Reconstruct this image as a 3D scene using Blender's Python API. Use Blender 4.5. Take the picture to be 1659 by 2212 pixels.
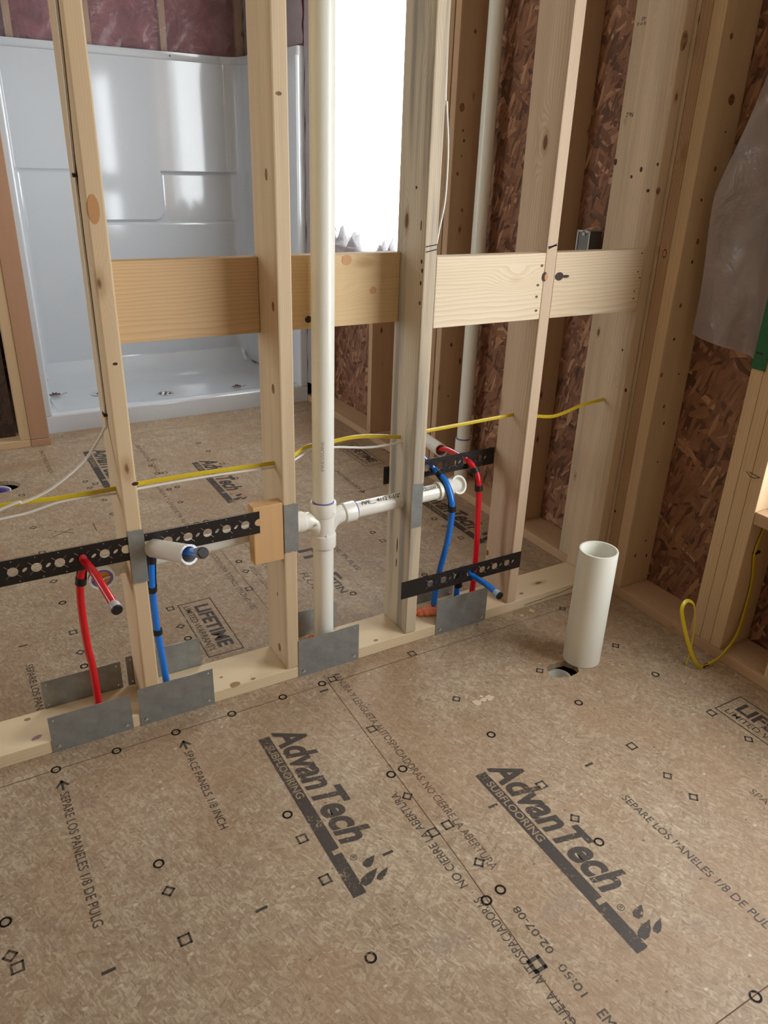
import bpy, bmesh, math, random
from mathutils import Vector, Matrix
for o in list(bpy.data.objects): bpy.data.objects.remove(o)
SC = bpy.context.scene
C = SC.collection

# ------------------------------------------------------------------ camera
W, H, FPX = 1659.0, 2212.0, 1660.43
CAM = Vector((-0.3056, -1.7322, 1.4185))
RGT = Vector((0.86765817, -0.49619801, 0.03093269))
UPV = Vector((0.18424926, 0.37872152, 0.90698524))
FWD = Vector((0.46175915, 0.78125383, -0.42002493))
cd = bpy.data.cameras.new('camera'); cam = bpy.data.objects.new('camera', cd); C.objects.link(cam)
cd.sensor_fit = 'VERTICAL'; cd.sensor_height = 24.0; cd.lens = FPX / H * 24.0
cd.clip_start = 0.02; cd.clip_end = 200
cam.matrix_world = Matrix(((RGT.x, UPV.x, -FWD.x, CAM.x), (RGT.y, UPV.y, -FWD.y, CAM.y), (RGT.z, UPV.z, -FWD.z, CAM.z), (0, 0, 0, 1)))
SC.camera = cam

# ------------------------------------------------------------------ light
SC.view_settings.view_transform = 'Standard'
try: SC.view_settings.look = 'None'
except Exception: pass
SC.view_settings.gamma = 1.0
SC.view_settings.exposure = 0.0
SC.view_settings.use_curve_mapping = False
world = bpy.data.worlds.new('overcast_sky'); SC.world = world; world.use_nodes = True
wn = world.node_tree; wn.nodes.clear()
wo = wn.nodes.new('ShaderNodeOutputWorld'); wb = wn.nodes.new('ShaderNodeBackground')
wb.inputs['Color'].default_value = (0.93, 0.97, 1.0, 1); wb.inputs['Strength'].default_value = 9.6
wn.links.new(wb.outputs[0], wo.inputs[0])
def portal(name, loc, rot, sx, sy):
    l = bpy.data.lights.new(name, 'AREA'); l.shape = 'RECTANGLE'; l.size = sx; l.size_y = sy
    l.cycles.is_portal = True
    o = bpy.data.objects.new(name, l); C.objects.link(o); o.location = loc; o.rotation_euler = rot
XR, XS = 1.6525, 1.7925            # inner face of exterior framing, inner face of its sheathing
ZC = 2.46
P2 = math.pi / 2
portal('daylight_portal', (XS + .02, 1.84, 1.61), (0, P2, 0), 1.36, 1.24)
portal('daylight_portal', (XS + .02, -1.29, 1.34), (0, P2, 0), 1.64, 1.42)
portal('daylight_portal', (-3.02, 1.50, 1.35), (0, -P2, 0), 1.3, 1.0)  # unseen left-wall opening, added and sized to light the rear room

# ------------------------------------------------------------------ node helpers
class NT:
    def __init__(s, name):
        m = bpy.data.materials.new(name); m.use_nodes = True; s.m = m; s.t = m.node_tree; s.t.nodes.clear()
        s.out = s.n('ShaderNodeOutputMaterial'); s.b = s.n('ShaderNodeBsdfPrincipled'); s.l(s.b.outputs[0], s.out.inputs['Surface'])
    def n(s, ty, **k):
        x = s.t.nodes.new(ty)
        for a, v in k.items(): setattr(x, a, v)
        return x
    def l(s, a, b): s.t.links.new(a, b)
    def set(s, sock, v):
        if hasattr(v, 'is_linked') or hasattr(v, 'links'): s.l(v, sock)
        else: sock.default_value = v
    def math(s, op, a, b=0.0, clamp=False):
        x = s.n('ShaderNodeMath', operation=op, use_clamp=clamp); s.set(x.inputs[0], a); s.set(x.inputs[1], b); return x.outputs[0]
    def mix(s, f, a, b, mode='MIX'):
        x = s.n('ShaderNodeMix', data_type='RGBA', blend_type=mode)
        s.set(x.inputs[0], f); s.set(x.inputs[6], a); s.set(x.inputs[7], b); return x.outputs[2]
    def mapr(s, v, a, b, c=0.0, d=1.0):
        x = s.n('ShaderNodeMapRange', interpolation_type='SMOOTHSTEP'); s.set(x.inputs[0], v)
        for i, q in enumerate((a, b, c, d)): x.inputs[i + 1].default_value = q
        return x.outputs[0]
    def mapping(s, vec, loc=(0, 0, 0), rot=(0, 0, 0), sc=(1, 1, 1)):
        x = s.n('ShaderNodeMapping'); s.l(vec, x.inputs[0]); s.set(x.inputs[1], loc); x.inputs[2].default_value = rot; x.inputs[3].default_value = sc; return x.outputs[0]
    def noise(s, vec, scale, detail=4, rough=.55, dist=0.0):
        x = s.n('ShaderNodeTexNoise'); s.l(vec, x.inputs['Vector']); x.inputs['Scale'].default_value = scale
        x.inputs['Detail'].default_value = detail; x.inputs['Roughness'].default_value = rough; x.inputs['Distortion'].default_value = dist
        return x
    def voro(s, vec, scale, feature='F1', rnd=1.0):
        x = s.n('ShaderNodeTexVoronoi', feature=feature); s.l(vec, x.inputs['Vector']); x.inputs['Scale'].default_value = scale
        x.inputs['Randomness'].default_value = rnd; return x
    def ramp(s, f, stops):
        x = s.n('ShaderNodeValToRGB'); s.l(f, x.inputs[0]); e = x.color_ramp.elements
        while len(e) > 1: e.remove(e[0])
        e[0].position = stops[0][0]; e[0].color = c4(stops[0][1])
        for p, c in stops[1:]:
            q = e.new(p); q.color = c4(c)
        return x.outputs[0]
    def bump(s, h, strength=.2, dist=.002):
        x = s.n('ShaderNodeBump'); x.inputs['Strength'].default_value = strength; x.inputs['Distance'].default_value = dist
        s.l(h, x.inputs['Height']); s.l(x.outputs[0], s.b.inputs['Normal'])
    def objc(s): return s.n('ShaderNodeTexCoord').outputs['Object']
def lin(v):
    v /= 255.0
    return v / 12.92 if v <= .04045 else ((v + .055) / 1.055) ** 2.4
def rgb(r, g, b): return (lin(r), lin(g), lin(b), 1.0)
def c4(c): return tuple(c) if len(c) == 4 else (c[0], c[1], c[2], 1.0)
def scale(c, k): return (c[0] * k, c[1] * k, c[2] * k, 1.0)
MATS = {}
def plain(name, col, rough=.5, metal=0.0, coat=0.0, var=0.06, nscale=30.0):
    if name in MATS: return MATS[name]
    t = NT(name); v = t.objc(); n = t.noise(v, nscale, 3)
    c = t.mix(n.outputs[0], scale(col, 1 - var), scale(col, 1 + var)); t.l(c, t.b.inputs['Base Color'])
    t.b.inputs['Roughness'].default_value = rough; t.b.inputs['Metallic'].default_value = metal
    t.b.inputs['Coat Weight'].default_value = coat; t.b.inputs['Coat Roughness'].default_value = .1
    MATS[name] = t.m; return t.m
def wood(name, col, streak=.5, knots=1.0, grey=0.0, seed=0.0, gcol=(112, 104, 92)):
    key = 'wood_' + name; g_ = (col[0] + col[1] + col[2]) / 3; col = tuple(c * .78 + g_ * .22 for c in col[:3]) + (1.0,)
    if key in MATS: return MATS[key]
    t = NT(key); v0 = t.objc()
    info = t.n('ShaderNodeObjectInfo'); off = t.n('ShaderNodeVectorMath', operation='SCALE'); t.l(info.outputs['Location'], off.inputs[0]); off.inputs['Scale'].default_value = 2.37
    add = t.n('ShaderNodeVectorMath', operation='ADD'); t.l(v0, add.inputs[0]); t.l(off.outputs[0], add.inputs[1])
    v = t.mapping(add.outputs[0], loc=(seed, seed * .7, seed * 1.3))
    # knots first: they bend the grain around them
    kv = t.voro(t.mapping(v, sc=(1, 1, .42)), 8.5 if knots < .85 else 15); kd = kv.outputs['Distance']
    kc = t.n('ShaderNodeSeparateColor'); t.l(kv.outputs['Color'], kc.inputs[0])
    near = t.math('MULTIPLY', t.mapr(kd, .42, .05), t.math('GREATER_THAN', kc.outputs[0], 1 - .62 * knots))
    warp = t.noise(t.mapping(v, sc=(1, 1, .16)), 9, 3)
    ring = t.n('ShaderNodeTexWave', wave_type='RINGS', rings_direction='Z', wave_profile='SAW')
    rv = t.mapping(v0, loc=(.22 + .013 * seed, .16, seed), sc=(1, 1, .035))
    wv = t.n('ShaderNodeVectorMath', operation='ADD'); t.l(rv, wv.inputs[0])
    wsx = t.n('ShaderNodeVectorMath', operation='SCALE'); t.l(warp.outputs['Color'], wsx.inputs[0])
    t.l(t.math('MULTIPLY_ADD', near, .035), wsx.inputs['Scale'])
    t.l(t.math('ADD', t.math('MULTIPLY', near, .03), .022), wsx.inputs['Scale'])
    t.l(wsx.outputs[0], wv.inputs[1]); t.l(wv.outputs[0], ring.inputs[0])
    ring.inputs['Scale'].default_value = 64; ring.inputs['Distortion'].default_value = .5; ring.inputs['Detail'].default_value = 2
    fine = t.noise(t.mapping(v, sc=(1, 1, .018)), 420, 3, .6)
    g = t.math('ADD', t.math('MULTIPLY', ring.outputs[0], .55), t.math('MULTIPLY', fine.outputs[0], .55))
    dark = (col[0] * .76, col[1] * .68, col[2] * .55, 1)
    base = t.mix(t.math('MULTIPLY', t.mapr(g, .35, .95), streak), col, dark)
    broad = t.noise(t.mapping(v, sc=(1, 1, .12)), 7, 4)
    base = t.mix(t.math('MULTIPLY', t.mapr(broad.outputs[0], .4, .72), .35), base, scale(dark, 1.08))
    if grey > 0:
        gm = t.noise(t.mapping(v, sc=(1, 1, .05)), 26, 4)
        base = t.mix(t.math('MULTIPLY', t.mapr(gm.outputs[0], .42, .66), grey), base, rgb(*gcol))
    if knots > 0:
        pres = t.math('GREATER_THAN', kc.outputs[0], 1 - .62 * knots)
        kd2 = t.math('ADD', kd, t.math('MULTIPLY', t.noise(v, 60, 2).outputs[0], .02))
        halo = t.math('MULTIPLY', t.math('MULTIPLY', t.mapr(kd2, .19, .08), pres), .5)
        base = t.mix(halo, base, (col[0] * .5, col[1] * .36, col[2] * .22, 1))
        core = t.math('MULTIPLY', t.mapr(kd2, .095, .07), pres)
        base = t.mix(core, base, (col[0] * .26, col[1] * .16, col[2] * .10, 1))
    t.l(base, t.b.inputs['Base Color']); t.b.inputs['Roughness'].default_value = .62
    t.b.inputs['Specular IOR Level'].default_value = .3
    t.bump(g, .12, .0015)
    MATS[key] = t.m; return t.m
def flakes(t, v, scale_, ax):
    """oriented-strand look: stretched cells at several angles"""
    out = None; hs = None
    for i, (ang, sx, sy) in enumerate(((.35, 1, 4.2), (-.6, 1, 3.4), (1.25, 1, 4.8))):
        rot = [0, 0, 0]; rot[ax] = ang
        sc = [1, 1, 1]; a, b = [k for k in range(3) if k != ax]; sc[a] = sx; sc[b] = sy; sc[ax] = .35
        w = t.noise(v, scale_ * .35, 2)
        ws = t.n('ShaderNodeVectorMath', operation='SCALE'); t.l(w.outputs['Color'], ws.inputs[0]); ws.inputs['Scale'].default_value = .9 / scale_
        ad = t.n('ShaderNodeVectorMath', operation='ADD'); t.l(v, ad.inputs[0]); t.l(ws.outputs[0], ad.inputs[1])
        m0 = t.n('ShaderNodeVectorRotate', rotation_type='EULER_XYZ'); t.l(ad.outputs[0], m0.inputs[0]); m0.inputs['Rotation'].default_value = rot
        vv = t.mapping(m0.outputs[0], loc=(i * 3.1, i * 1.7, i * 2.3), sc=sc)
        vo = t.voro(vv, scale_ * (1 + .23 * i)); s = t.n('ShaderNodeSeparateColor'); t.l(vo.outputs['Color'], s.inputs[0])
        fine = t.noise(t.mapping(vv, sc=[(.6 if k != b else 5) for k in range(3)]), scale_ * 2.4, 3, .6)
        val = t.math('ADD', t.math('MULTIPLY', s.outputs[0], .7), t.math('MULTIPLY', fine.outputs[0], .4))
        if out is None: out = val
        else:
            mk = t.math('GREATER_THAN', s.outputs[1], .56)
            x = t.n('ShaderNodeMix', data_type='FLOAT'); t.l(mk, x.inputs[0]); t.l(out, x.inputs[2]); t.l(val, x.inputs[3]); out = x.outputs[0]
    return out
def osb(name, c0, c1, c2, scale_=16, ax=0, rough=.6):
    t = NT(name); v = t.objc(); f = flakes(t, v, scale_, ax)
    c = t.ramp(f, [(.18, c0), (.42, scale(c1, .72)), (.62, c1), (.80, scale(c1, 1.12)), (.93, c2)])
    t.l(c, t.b.inputs['Base Color']); t.b.inputs['Roughness'].default_value = rough; t.bump(f, .35, .003)
    MATS[name] = t.m; return t.m
M_OSB = osb('oriented_strand_board', rgb(78, 50, 36), rgb(140, 98, 72), rgb(196, 154, 120), 12, 0)
def floor_mat():
    t = NT('subfloor_board'); v = t.objc()
    n1 = t.noise(v, 2.2, 5, .6); n2 = t.noise(t.mapping(v, sc=(1.9, 1, 1)), 60, 7, .78, .9); n3 = t.noise(v, 9, 4, .6, .8)
    f = flakes(t, v, 40, 2)
    val = t.math('ADD', t.math('ADD', t.math('MULTIPLY', f, .30), t.math('MULTIPLY', n2.outputs[0], .55)), t.math('MULTIPLY', n3.outputs[0], .25))
    c = t.ramp(val, [(.28, rgb(90, 69, 51)), (.43, rgb(144, 122, 99)), (.58, rgb(165, 145, 120)), (.80, rgb(200, 185, 160))])
    c = t.mix(t.math('MULTIPLY', t.mapr(n1.outputs[0], .42, .66), .45), c, rgb(150, 116, 84))
    st = t.noise(t.mapping(v, loc=(3, 1, 0)), 5.5, 5, .65, 1.0)
    c = t.mix(t.math('MULTIPLY', t.mapr(st.outputs[0], .60, .74), .38), c, rgb(130, 118, 108))
    sp = t.voro(t.mapping(v, sc=(1.0, 1.7, 1)), 30); ss = t.n('ShaderNodeSeparateColor'); t.l(sp.outputs['Color'], ss.inputs[0])
    dk = t.math('MULTIPLY', t.mapr(sp.outputs['Distance'], .15, .08), t.math('GREATER_THAN', ss.outputs[0], .86))
    c = t.mix(t.math('MULTIPLY', dk, .6), c, rgb(80, 58, 42))
    lt = t.math('MULTIPLY', t.mapr(sp.outputs['Distance'], .2, .1), t.math('LESS_THAN', ss.outputs[0], .07))
    c = t.mix(t.math('MULTIPLY', lt, .5), c, rgb(222, 206, 178))
    t.l(c, t.b.inputs['Base Color']); t.b.inputs['Roughness'].default_value = .55; t.b.inputs['Specular IOR Level'].default_value = .35
    t.bump(val, .25, .002); return t.m
M_FLOOR = floor_mat()
def ink_mat(name, col, cover=.85):
    t = NT(name); v = t.objc(); n = t.noise(v, 150, 4, .7); n2 = t.noise(v, 18, 3)
    t.b.inputs['Base Color'].default_value = col; t.b.inputs['Roughness'].default_value = .6
    tr = t.n('ShaderNodeBsdfTransparent'); mx = t.n('ShaderNodeMixShader')
    a = t.math('MULTIPLY', t.mapr(t.math('ADD', t.math('MULTIPLY', n.outputs[0], .7), t.math('MULTIPLY', n2.outputs[0], .4)), .39, .52), cover)
    t.l(a, mx.inputs[0]); t.l(tr.outputs[0], mx.inputs[1]); t.l(t.b.outputs[0], mx.inputs[2]); t.l(mx.outputs[0], t.out.inputs['Surface'])
    return t.m
M_INK = ink_mat('printed_ink', rgb(66, 58, 52), .85)
M_INK2 = ink_mat('faint_ink', rgb(88, 68, 54), .68)
M_INKL = ink_mat('bare_board_letters', rgb(170, 146, 118), .75)
M_SEAM = plain('panel_joint', rgb(96, 70, 48), .9)
def film_mat(name, opac, col, gl=.25):
    t = NT(name); v = t.objc(); n = t.noise(v, 9, 4, .6, .6)
    t.b.inputs['Base Color'].default_value = col; t.b.inputs['Roughness'].default_value = gl; t.b.inputs['Specular IOR Level'].default_value = .8
    tr = t.n('ShaderNodeBsdfTransparent'); tr.inputs[0].default_value = (.95, .94, .95, 1); mx = t.n('ShaderNodeMixShader')
    mx.inputs[0].default_value = opac; t.l(tr.outputs[0], mx.inputs[1]); t.l(t.b.outputs[0], mx.inputs[2]); t.l(mx.outputs[0], t.out.inputs['Surface'])
    t.bump(n.outputs[0], .5, .02); return t.m
M_FILM = film_mat('plastic_film', .62, rgb(160, 150, 150), .16)
M_FILM2 = film_mat('clear_plastic_film', .20, rgb(200, 185, 190), .12)
M_FILM3 = film_mat('milky_plastic_film', .85, rgb(172, 162, 164), .3)
def glass_mat():
    t = NT('window_glass'); tr = t.n('ShaderNodeBsdfTransparent'); g = t.n('ShaderNodeBsdfGlossy'); g.inputs['Roughness'].default_value = .02
    mx = t.n('ShaderNodeMixShader'); mx.inputs[0].default_value = .06
    t.l(tr.outputs[0], mx.inputs[1]); t.l(g.outputs[0], mx.inputs[2]); t.l(mx.outputs[0], t.out.inputs['Surface']); return t.m
M_GLASS = glass_mat()
def insul_mat():
    t = NT('pink_fibreglass'); v = t.objc(); n = t.noise(v, 7, 6, .65, .8)
    t.l(t.ramp(n.outputs[0], [(.3, rgb(112, 60, 64)), (.55, rgb(158, 92, 98)), (.78, rgb(206, 158, 162))]), t.b.inputs['Base Color'])
    t.b.inputs['Roughness'].default_value = .95; t.bump(n.outputs[0], .8, .03); return t.m
M_INS = insul_mat()
M_GEL = plain('white_gelcoat', rgb(206, 211, 216), .07, 0, .6, .01)
M_PVC = plain('white_pvc', rgb(232, 230, 220), .28, 0, .2, .03, 12)
M_PVCOLD = plain('yellowed_pvc', rgb(228, 227, 215), .35, 0, .1, .06, 9)
M_PURPLE = plain('purple_primer', rgb(112, 100, 168), .5)
M_RED = plain('red_pex', rgb(214, 12, 30), .22, 0, .3, .05)
M_BLUE = plain('blue_pex', rgb(8, 116, 222), .22, 0, .3, .05)
M_BLACK = plain('black_plastic', rgb(22, 17, 16), .45)
M_STRIP = plain('black_coated_steel', rgb(24, 18, 16), .5, .0)
M_COLLAR = plain('clear_grey_collar', rgb(188, 182, 188), .25)
M_COLLARB = plain('pale_blue_collar', rgb(150, 182, 205), .25)
M_COLLARG = plain('grey_collar', rgb(128, 140, 146), .3)
M_YEL = plain('yellow_cable_jacket', rgb(206, 180, 34), .35, 0, .2, .06)
M_WCAB = plain('white_cable_jacket', rgb(222, 218, 208), .35, 0, .2, .04)
M_FOAM = plain('orange_foam', rgb(236, 132, 92), .6, 0, 0, .1, 60)
M_CHROME = plain('chrome', rgb(220, 220, 222), .12, 1.0)
M_BRASS = plain('dull_brass', rgb(104, 72, 26), .4, .6)
M_GOLD = plain('orange_rubber', rgb(186, 116, 30), .5)
M_DARK = plain('dark_recess', rgb(30, 22, 18), .9)
M_GREEN = plain('green_coating', rgb(20, 92, 50), .6)
M_LEAF = plain('dry_leaf', rgb(96, 58, 48), .8)
M_GREYBOX = plain('grey_steel_box', rgb(116, 118, 116), .5, .2)
M_CEIL = plain('ceiling_board', rgb(186, 176, 162), .85)
M_PENCIL = plain('marker_pen', rgb(34, 32, 34), .7)
M_NAIL = plain('nail_head', rgb(70, 64, 58), .5, .6)
M_GLUE = plain('dried_glue', rgb(206, 186, 158), .6)
def steel_mat():
    t = NT('galvanised_steel'); v = t.objc(); n = t.noise(v, 22, 5, .6)
    t.l(t.ramp(n.outputs[0], [(.3, rgb(140, 144, 143)), (.7, rgb(164, 168, 167))]), t.b.inputs['Base Color'])
    t.b.inputs['Metallic'].default_value = .55; t.b.inputs['Roughness'].default_value = .38; return t.m
M_STEEL = steel_mat()
M_STEELB = plain('bright_bent_steel', rgb(214, 214, 208), .3, .6)

# lumber tints
WD = {
 'stud_warm': wood('stud_warm', rgb(224, 194, 148), .35, .55, 0, 1.0),
 'stud_tan': wood('stud_tan', rgb(216, 188, 146), .4, .35, .15, 2.2),
 'stud_grey': wood('stud_grey', rgb(206, 188, 158), .7, .5, .85, 3.1, (136, 130, 120)),
 'stud_rose': wood('stud_rose', rgb(216, 186, 152), .75, .45, .1, 4.7),
 'board_amber': wood('board_amber', rgb(212, 174, 120), .6, .35, 0, 5.3),
 'board_amber2': wood('board_amber2', rgb(220, 186, 128), .35, .8, .1, 6.4),
 'board_pale': wood('board_pale', rgb(230, 208, 172), .65, .3, 0, 7.9),
 'board_pale2': wood('board_pale2', rgb(224, 200, 162), .65, .7, 0, 8.8),
 'plate': wood('plate', rgb(226, 202, 158), .35, .7, 0, 9.1),
 'ext': wood('ext', rgb(204, 164, 120), .35, 1.0, .1, 10.3),
 'ext_light': wood('ext_light', rgb(216, 182, 134), .45, .6, .1, 11.7),
 'ext_dark': wood('ext_dark', rgb(186, 148, 102), .7, .8, 0, 12.2),
 'backer': wood('backer', rgb(214, 186, 148), .45, .95, .3, 13.5, (150, 134, 112)),
 'red_stud': wood('red_stud', rgb(190, 142, 104), .35, .45, 0, 14.6),
 'block': wood('block', rgb(222, 170, 102), .25, .1, .1, 15.9),
}

# ------------------------------------------------------------------ geometry helpers
def ray(u, v): return FWD + (u - W / 2) / FPX * RGT - (v - H / 2) / FPX * UPV
def on(ax, u, v, val):
    d = ray(u, v); return CAM + d * ((val - CAM[ax]) / d[ax])
def G(u, v, z=0.0): return on(2, u, v, z)          # point on a level plane
def AY(u, v, y): return on(1, u, v, y)             # point on a plane parallel to the partition
def AX(u, v, x): return on(0, u, v, x)
def link(name, me, mat, parent=None):
    o = bpy.data.objects.new(name, me); C.objects.link(o)
    if mat: me.materials.append(mat)
    if parent: o.parent = parent
    return o
def obj(name, bm, mat, parent=None, smooth=False):
    me = bpy.data.meshes.new(name); bm.normal_update(); bm.to_mesh(me); bm.free()
    if smooth:
        for p in me.polygons: p.use_smooth = True
    return link(name, me, mat, parent)
def tag(o, label=None, cat=None, group=None, kind=None):
    if label: o['label'] = label
    if cat: o['category'] = cat
    if group: o['group'] = group
    if kind: o['kind'] = kind
    return o
def empty(name, loc, label, cat, group=None):
    o = bpy.data.objects.new(name, None); C.objects.link(o); o.location = loc; o.empty_display_size = .05
    return tag(o, label, cat, group)
def under(ch, root):
    """parent keeping world place (roots are only translated)"""
    ch.parent = root; ch.matrix_parent_inverse = Matrix.Translation(-root.location); return ch
def box_bm(x0, x1, y0, y1, z0, z1, bev=0.0, bm=None, seg=2):
    b = bmesh.new()
    bmesh.ops.create_cube(b, size=1, matrix=Matrix.Translation(((x0 + x1) / 2, (y0 + y1) / 2, (z0 + z1) / 2)) @ Matrix.Diagonal((abs(x1 - x0), abs(y1 - y0), abs(z1 - z0), 1)))
    if bev > 0: bmesh.ops.bevel(b, geom=b.edges[:], offset=bev, segments=seg, profile=.6, affect='EDGES')
    if bm is None: return b
    me = bpy.data.meshes.new('t'); b.to_mesh(me); b.free(); bm.from_mesh(me); bpy.data.meshes.remove(me); return bm
def lumber(name, x0, x1, y0, y1, z0, z1, mat, axis='z', bev=.003, parent=None):
    """a sawn member; its own local Z always runs along the grain"""
    c = Vector(((x0 + x1) / 2, (y0 + y1) / 2, (z0 + z1) / 2)); d = (x1 - x0, y1 - y0, z1 - z0)
    if axis == 'z': R = Matrix.Identity(3); l = d
    elif axis == 'x': R = Matrix(((0, 0, 1), (1, 0, 0), (0, 1, 0))); l = (d[1], d[2], d[0])
    else: R = Matrix(((0, 1, 0), (0, 0, 1), (1, 0, 0))); l = (d[2], d[0], d[1])
    b = box_bm(-l[0] / 2, l[0] / 2, -l[1] / 2, l[1] / 2, -l[2] / 2, l[2] / 2, bev)
    me = bpy.data.meshes.new(name); b.to_mesh(me); b.free()
    o = link(name, me, WD[mat] if isinstance(mat, str) else mat)
    M = Matrix.Translation(c) @ R.to_4x4(); o.matrix_world = M
    return o
def catmull(pts, n=10):
    pts = [Vector(p) for p in pts]
    if len(pts) < 3:
        return [pts[0].lerp(pts[1], i / n) for i in range(n + 1)]
    P = [pts[0] * 2 - pts[1]] + pts + [pts[-1] * 2 - pts[-2]]; out = []
    for i in range(1, len(P) - 2):
        for k in range(n):
            t = k / n; a, b, c, d = P[i - 1], P[i], P[i + 1], P[i + 2]
            out.append(.5 * ((2 * b) + (c - a) * t + (2 * a - 5 * b + 4 * c - d) * t * t + (3 * b - a - 3 * c + d) * t ** 3))
    out.append(P[-2]); return out
def sweep(path, prof, bm=None, closed=True, cap=True, ref=None, scales=None):
    """prof: 2D points; swept with rotation-minimising frames (or a fixed reference)"""
    bm = bm or bmesh.new(); n = len(path); T = []
    for i in range(n):
        a = path[max(i - 1, 0)]; b = path[min(i + 1, n - 1)]; T.append((b - a).normalized())
    r0 = Vector(ref) if ref else (Vector((0, 0, 1)) if abs(T[0].z) < .9 else Vector((1, 0, 0)))
    N = (r0 - T[0] * r0.dot(T[0])).normalized(); rings = []
    for i in range(n):
        if ref: q = r0 - T[i] * r0.dot(T[i]); N = q.normalized() if q.length > 1e-4 else N
        else: N = (N - T[i] * N.dot(T[i])).normalized()
        B = T[i].cross(N); s = scales[i] if scales else 1.0
        rings.append([bm.verts.new(path[i] + N * (p[0] * s) + B * (p[1] * s)) for p in prof])
    m = len(prof); rng = range(m) if closed else range(m - 1)
    for i in range(n - 1):
        for j in rng: bm.faces.new((rings[i][j], rings[i][(j + 1) % m], rings[i + 1][(j + 1) % m], rings[i + 1][j]))
    if cap and closed:
        bm.faces.new(rings[0][::-1]); bm.faces.new(rings[-1])
    bmesh.ops.recalc_face_normals(bm, faces=bm.faces[:])
    return bm
def circ(r, n=20, rx=1.0): return [(r * math.cos(2 * math.pi * i / n), r * rx * math.sin(2 * math.pi * i / n)) for i in range(n)]
def flat(w, t, n=20):
    o = []
    for i in range(n):
        a = 2 * math.pi * i / n; c, s = math.cos(a), math.sin(a)
        o.append((w * math.copysign(abs(c) ** .7, c), t * math.copysign(abs(s) ** .5, s)))
    return o
def shade_auto(o, ang=35):
    me = o.data
    for p in me.polygons: p.use_smooth = True
    bm = bmesh.new(); bm.from_mesh(me)
    for e in bm.edges:
        if len(e.link_faces) == 2 and e.calc_face_angle(0) > math.radians(ang): e.smooth = False
    bm.to_mesh(me); bm.free(); return o
def tube(name, pts, r, mat, parent=None, n=12, seg=20, prof=None, ref=None, smoothpath=True):
    path = catmull(pts, n) if smoothpath else [Vector(p) for p in pts]
    o = obj(name, sweep(path, prof or circ(r, seg), ref=ref), mat, None); shade_auto(o)
    if parent: under(o, parent)
    return o
def lathe(name, a, b, prof, mat, parent=None, seg=36):
    """prof = [(dist along a->b, radius)], open or closed tube wall"""
    a = Vector(a); b = Vector(b); d = (b - a).normalized(); r0 = Vector((0, 0, 1)) if abs(d.z) < .9 else Vector((1, 0, 0))
    N = (r0 - d * r0.dot(d)).normalized(); B = d.cross(N); bm = bmesh.new(); rings = []
    for t, r in prof: rings.append([bm.verts.new(a + d * t + (N * math.cos(2 * math.pi * k / seg) + B * math.sin(2 * math.pi * k / seg)) * max(r, 1e-5)) for k in range(seg)])
    for i in range(len(rings) - 1):
        for j in range(seg): bm.faces.new((rings[i][j], rings[i][(j + 1) % seg], rings[i + 1][(j + 1) % seg], rings[i + 1][j]))
    bmesh.ops.remove_doubles(bm, verts=bm.verts[:], dist=1e-5); bmesh.ops.recalc_face_normals(bm, faces=bm.faces[:])
    o = obj(name, bm, mat); shade_auto(o)
    if parent: under(o, parent)
    return o
def pipe(name, a, b, ro, mat, parent=None, wall=.004):
    L = (Vector(b) - Vector(a)).length
    return lathe(name, a, b, [(0, ro - wall), (0, ro), (L, ro), (L, ro - wall), (0, ro - wall)], mat, parent)
def plate2d(outer, holes, thick):
    """flat plate with real holes in local XY, extruded up Z by thick"""
    cu = bpy.data.curves.new('t', 'CURVE'); cu.dimensions = '2D'; cu.fill_mode = 'BOTH'; cu.extrude = thick / 2
    for ring in [outer] + holes:
        sp = cu.splines.new('POLY'); sp.points.add(len(ring) - 1); sp.use_cyclic_u = True
        for i, (x, y) in enumerate(ring): sp.points[i].co = (x, y, 0, 1)
    t = bpy.data.objects.new('t', cu); C.objects.link(t); bpy.context.view_layer.update()
    me = bpy.data.meshes.new_from_object(t.evaluated_get(bpy.context.evaluated_depsgraph_get()))
    bpy.data.objects.remove(t); bpy.data.curves.remove(cu); return me
def text_mesh(s, size=1.0, bold=0.0, shear=0.0):
    cu = bpy.data.curves.new('t', 'FONT'); cu.body = s; cu.size = size; cu.offset = bold; cu.shear = shear; cu.resolution_u = 4
    t = bpy.data.objects.new('t', cu); C.objects.link(t); bpy.context.view_layer.update()
    me = bpy.data.meshes.new_from_object(t.evaluated_get(bpy.context.evaluated_depsgraph_get()))
    bpy.data.objects.remove(t); bpy.data.curves.remove(cu); return me
def text_bm(bm, s, o, xd, yd, length, height, bold=0.0, shear=0.0, n=None):
    """write s into bm: origin o, along xd for length, cap height along yd"""
    me = text_mesh(s, 1.0, bold, shear)
    xs = [v.co.x for v in me.vertices]; x0, x1 = min(xs), max(xs)
    kx = length / max(x1 - x0, 1e-6) if length else height / .7; ky = height / .7
    vs = [bm.verts.new(Vector(o) + Vector(xd) * ((v.co.x - x0) * kx) + Vector(yd) * (v.co.y * ky)) for v in me.vertices]
    for p in me.polygons:
        try: bm.faces.new([vs[i] for i in p.vertices])
        except Exception: pass
    bpy.data.meshes.remove(me)
    return bm

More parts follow.
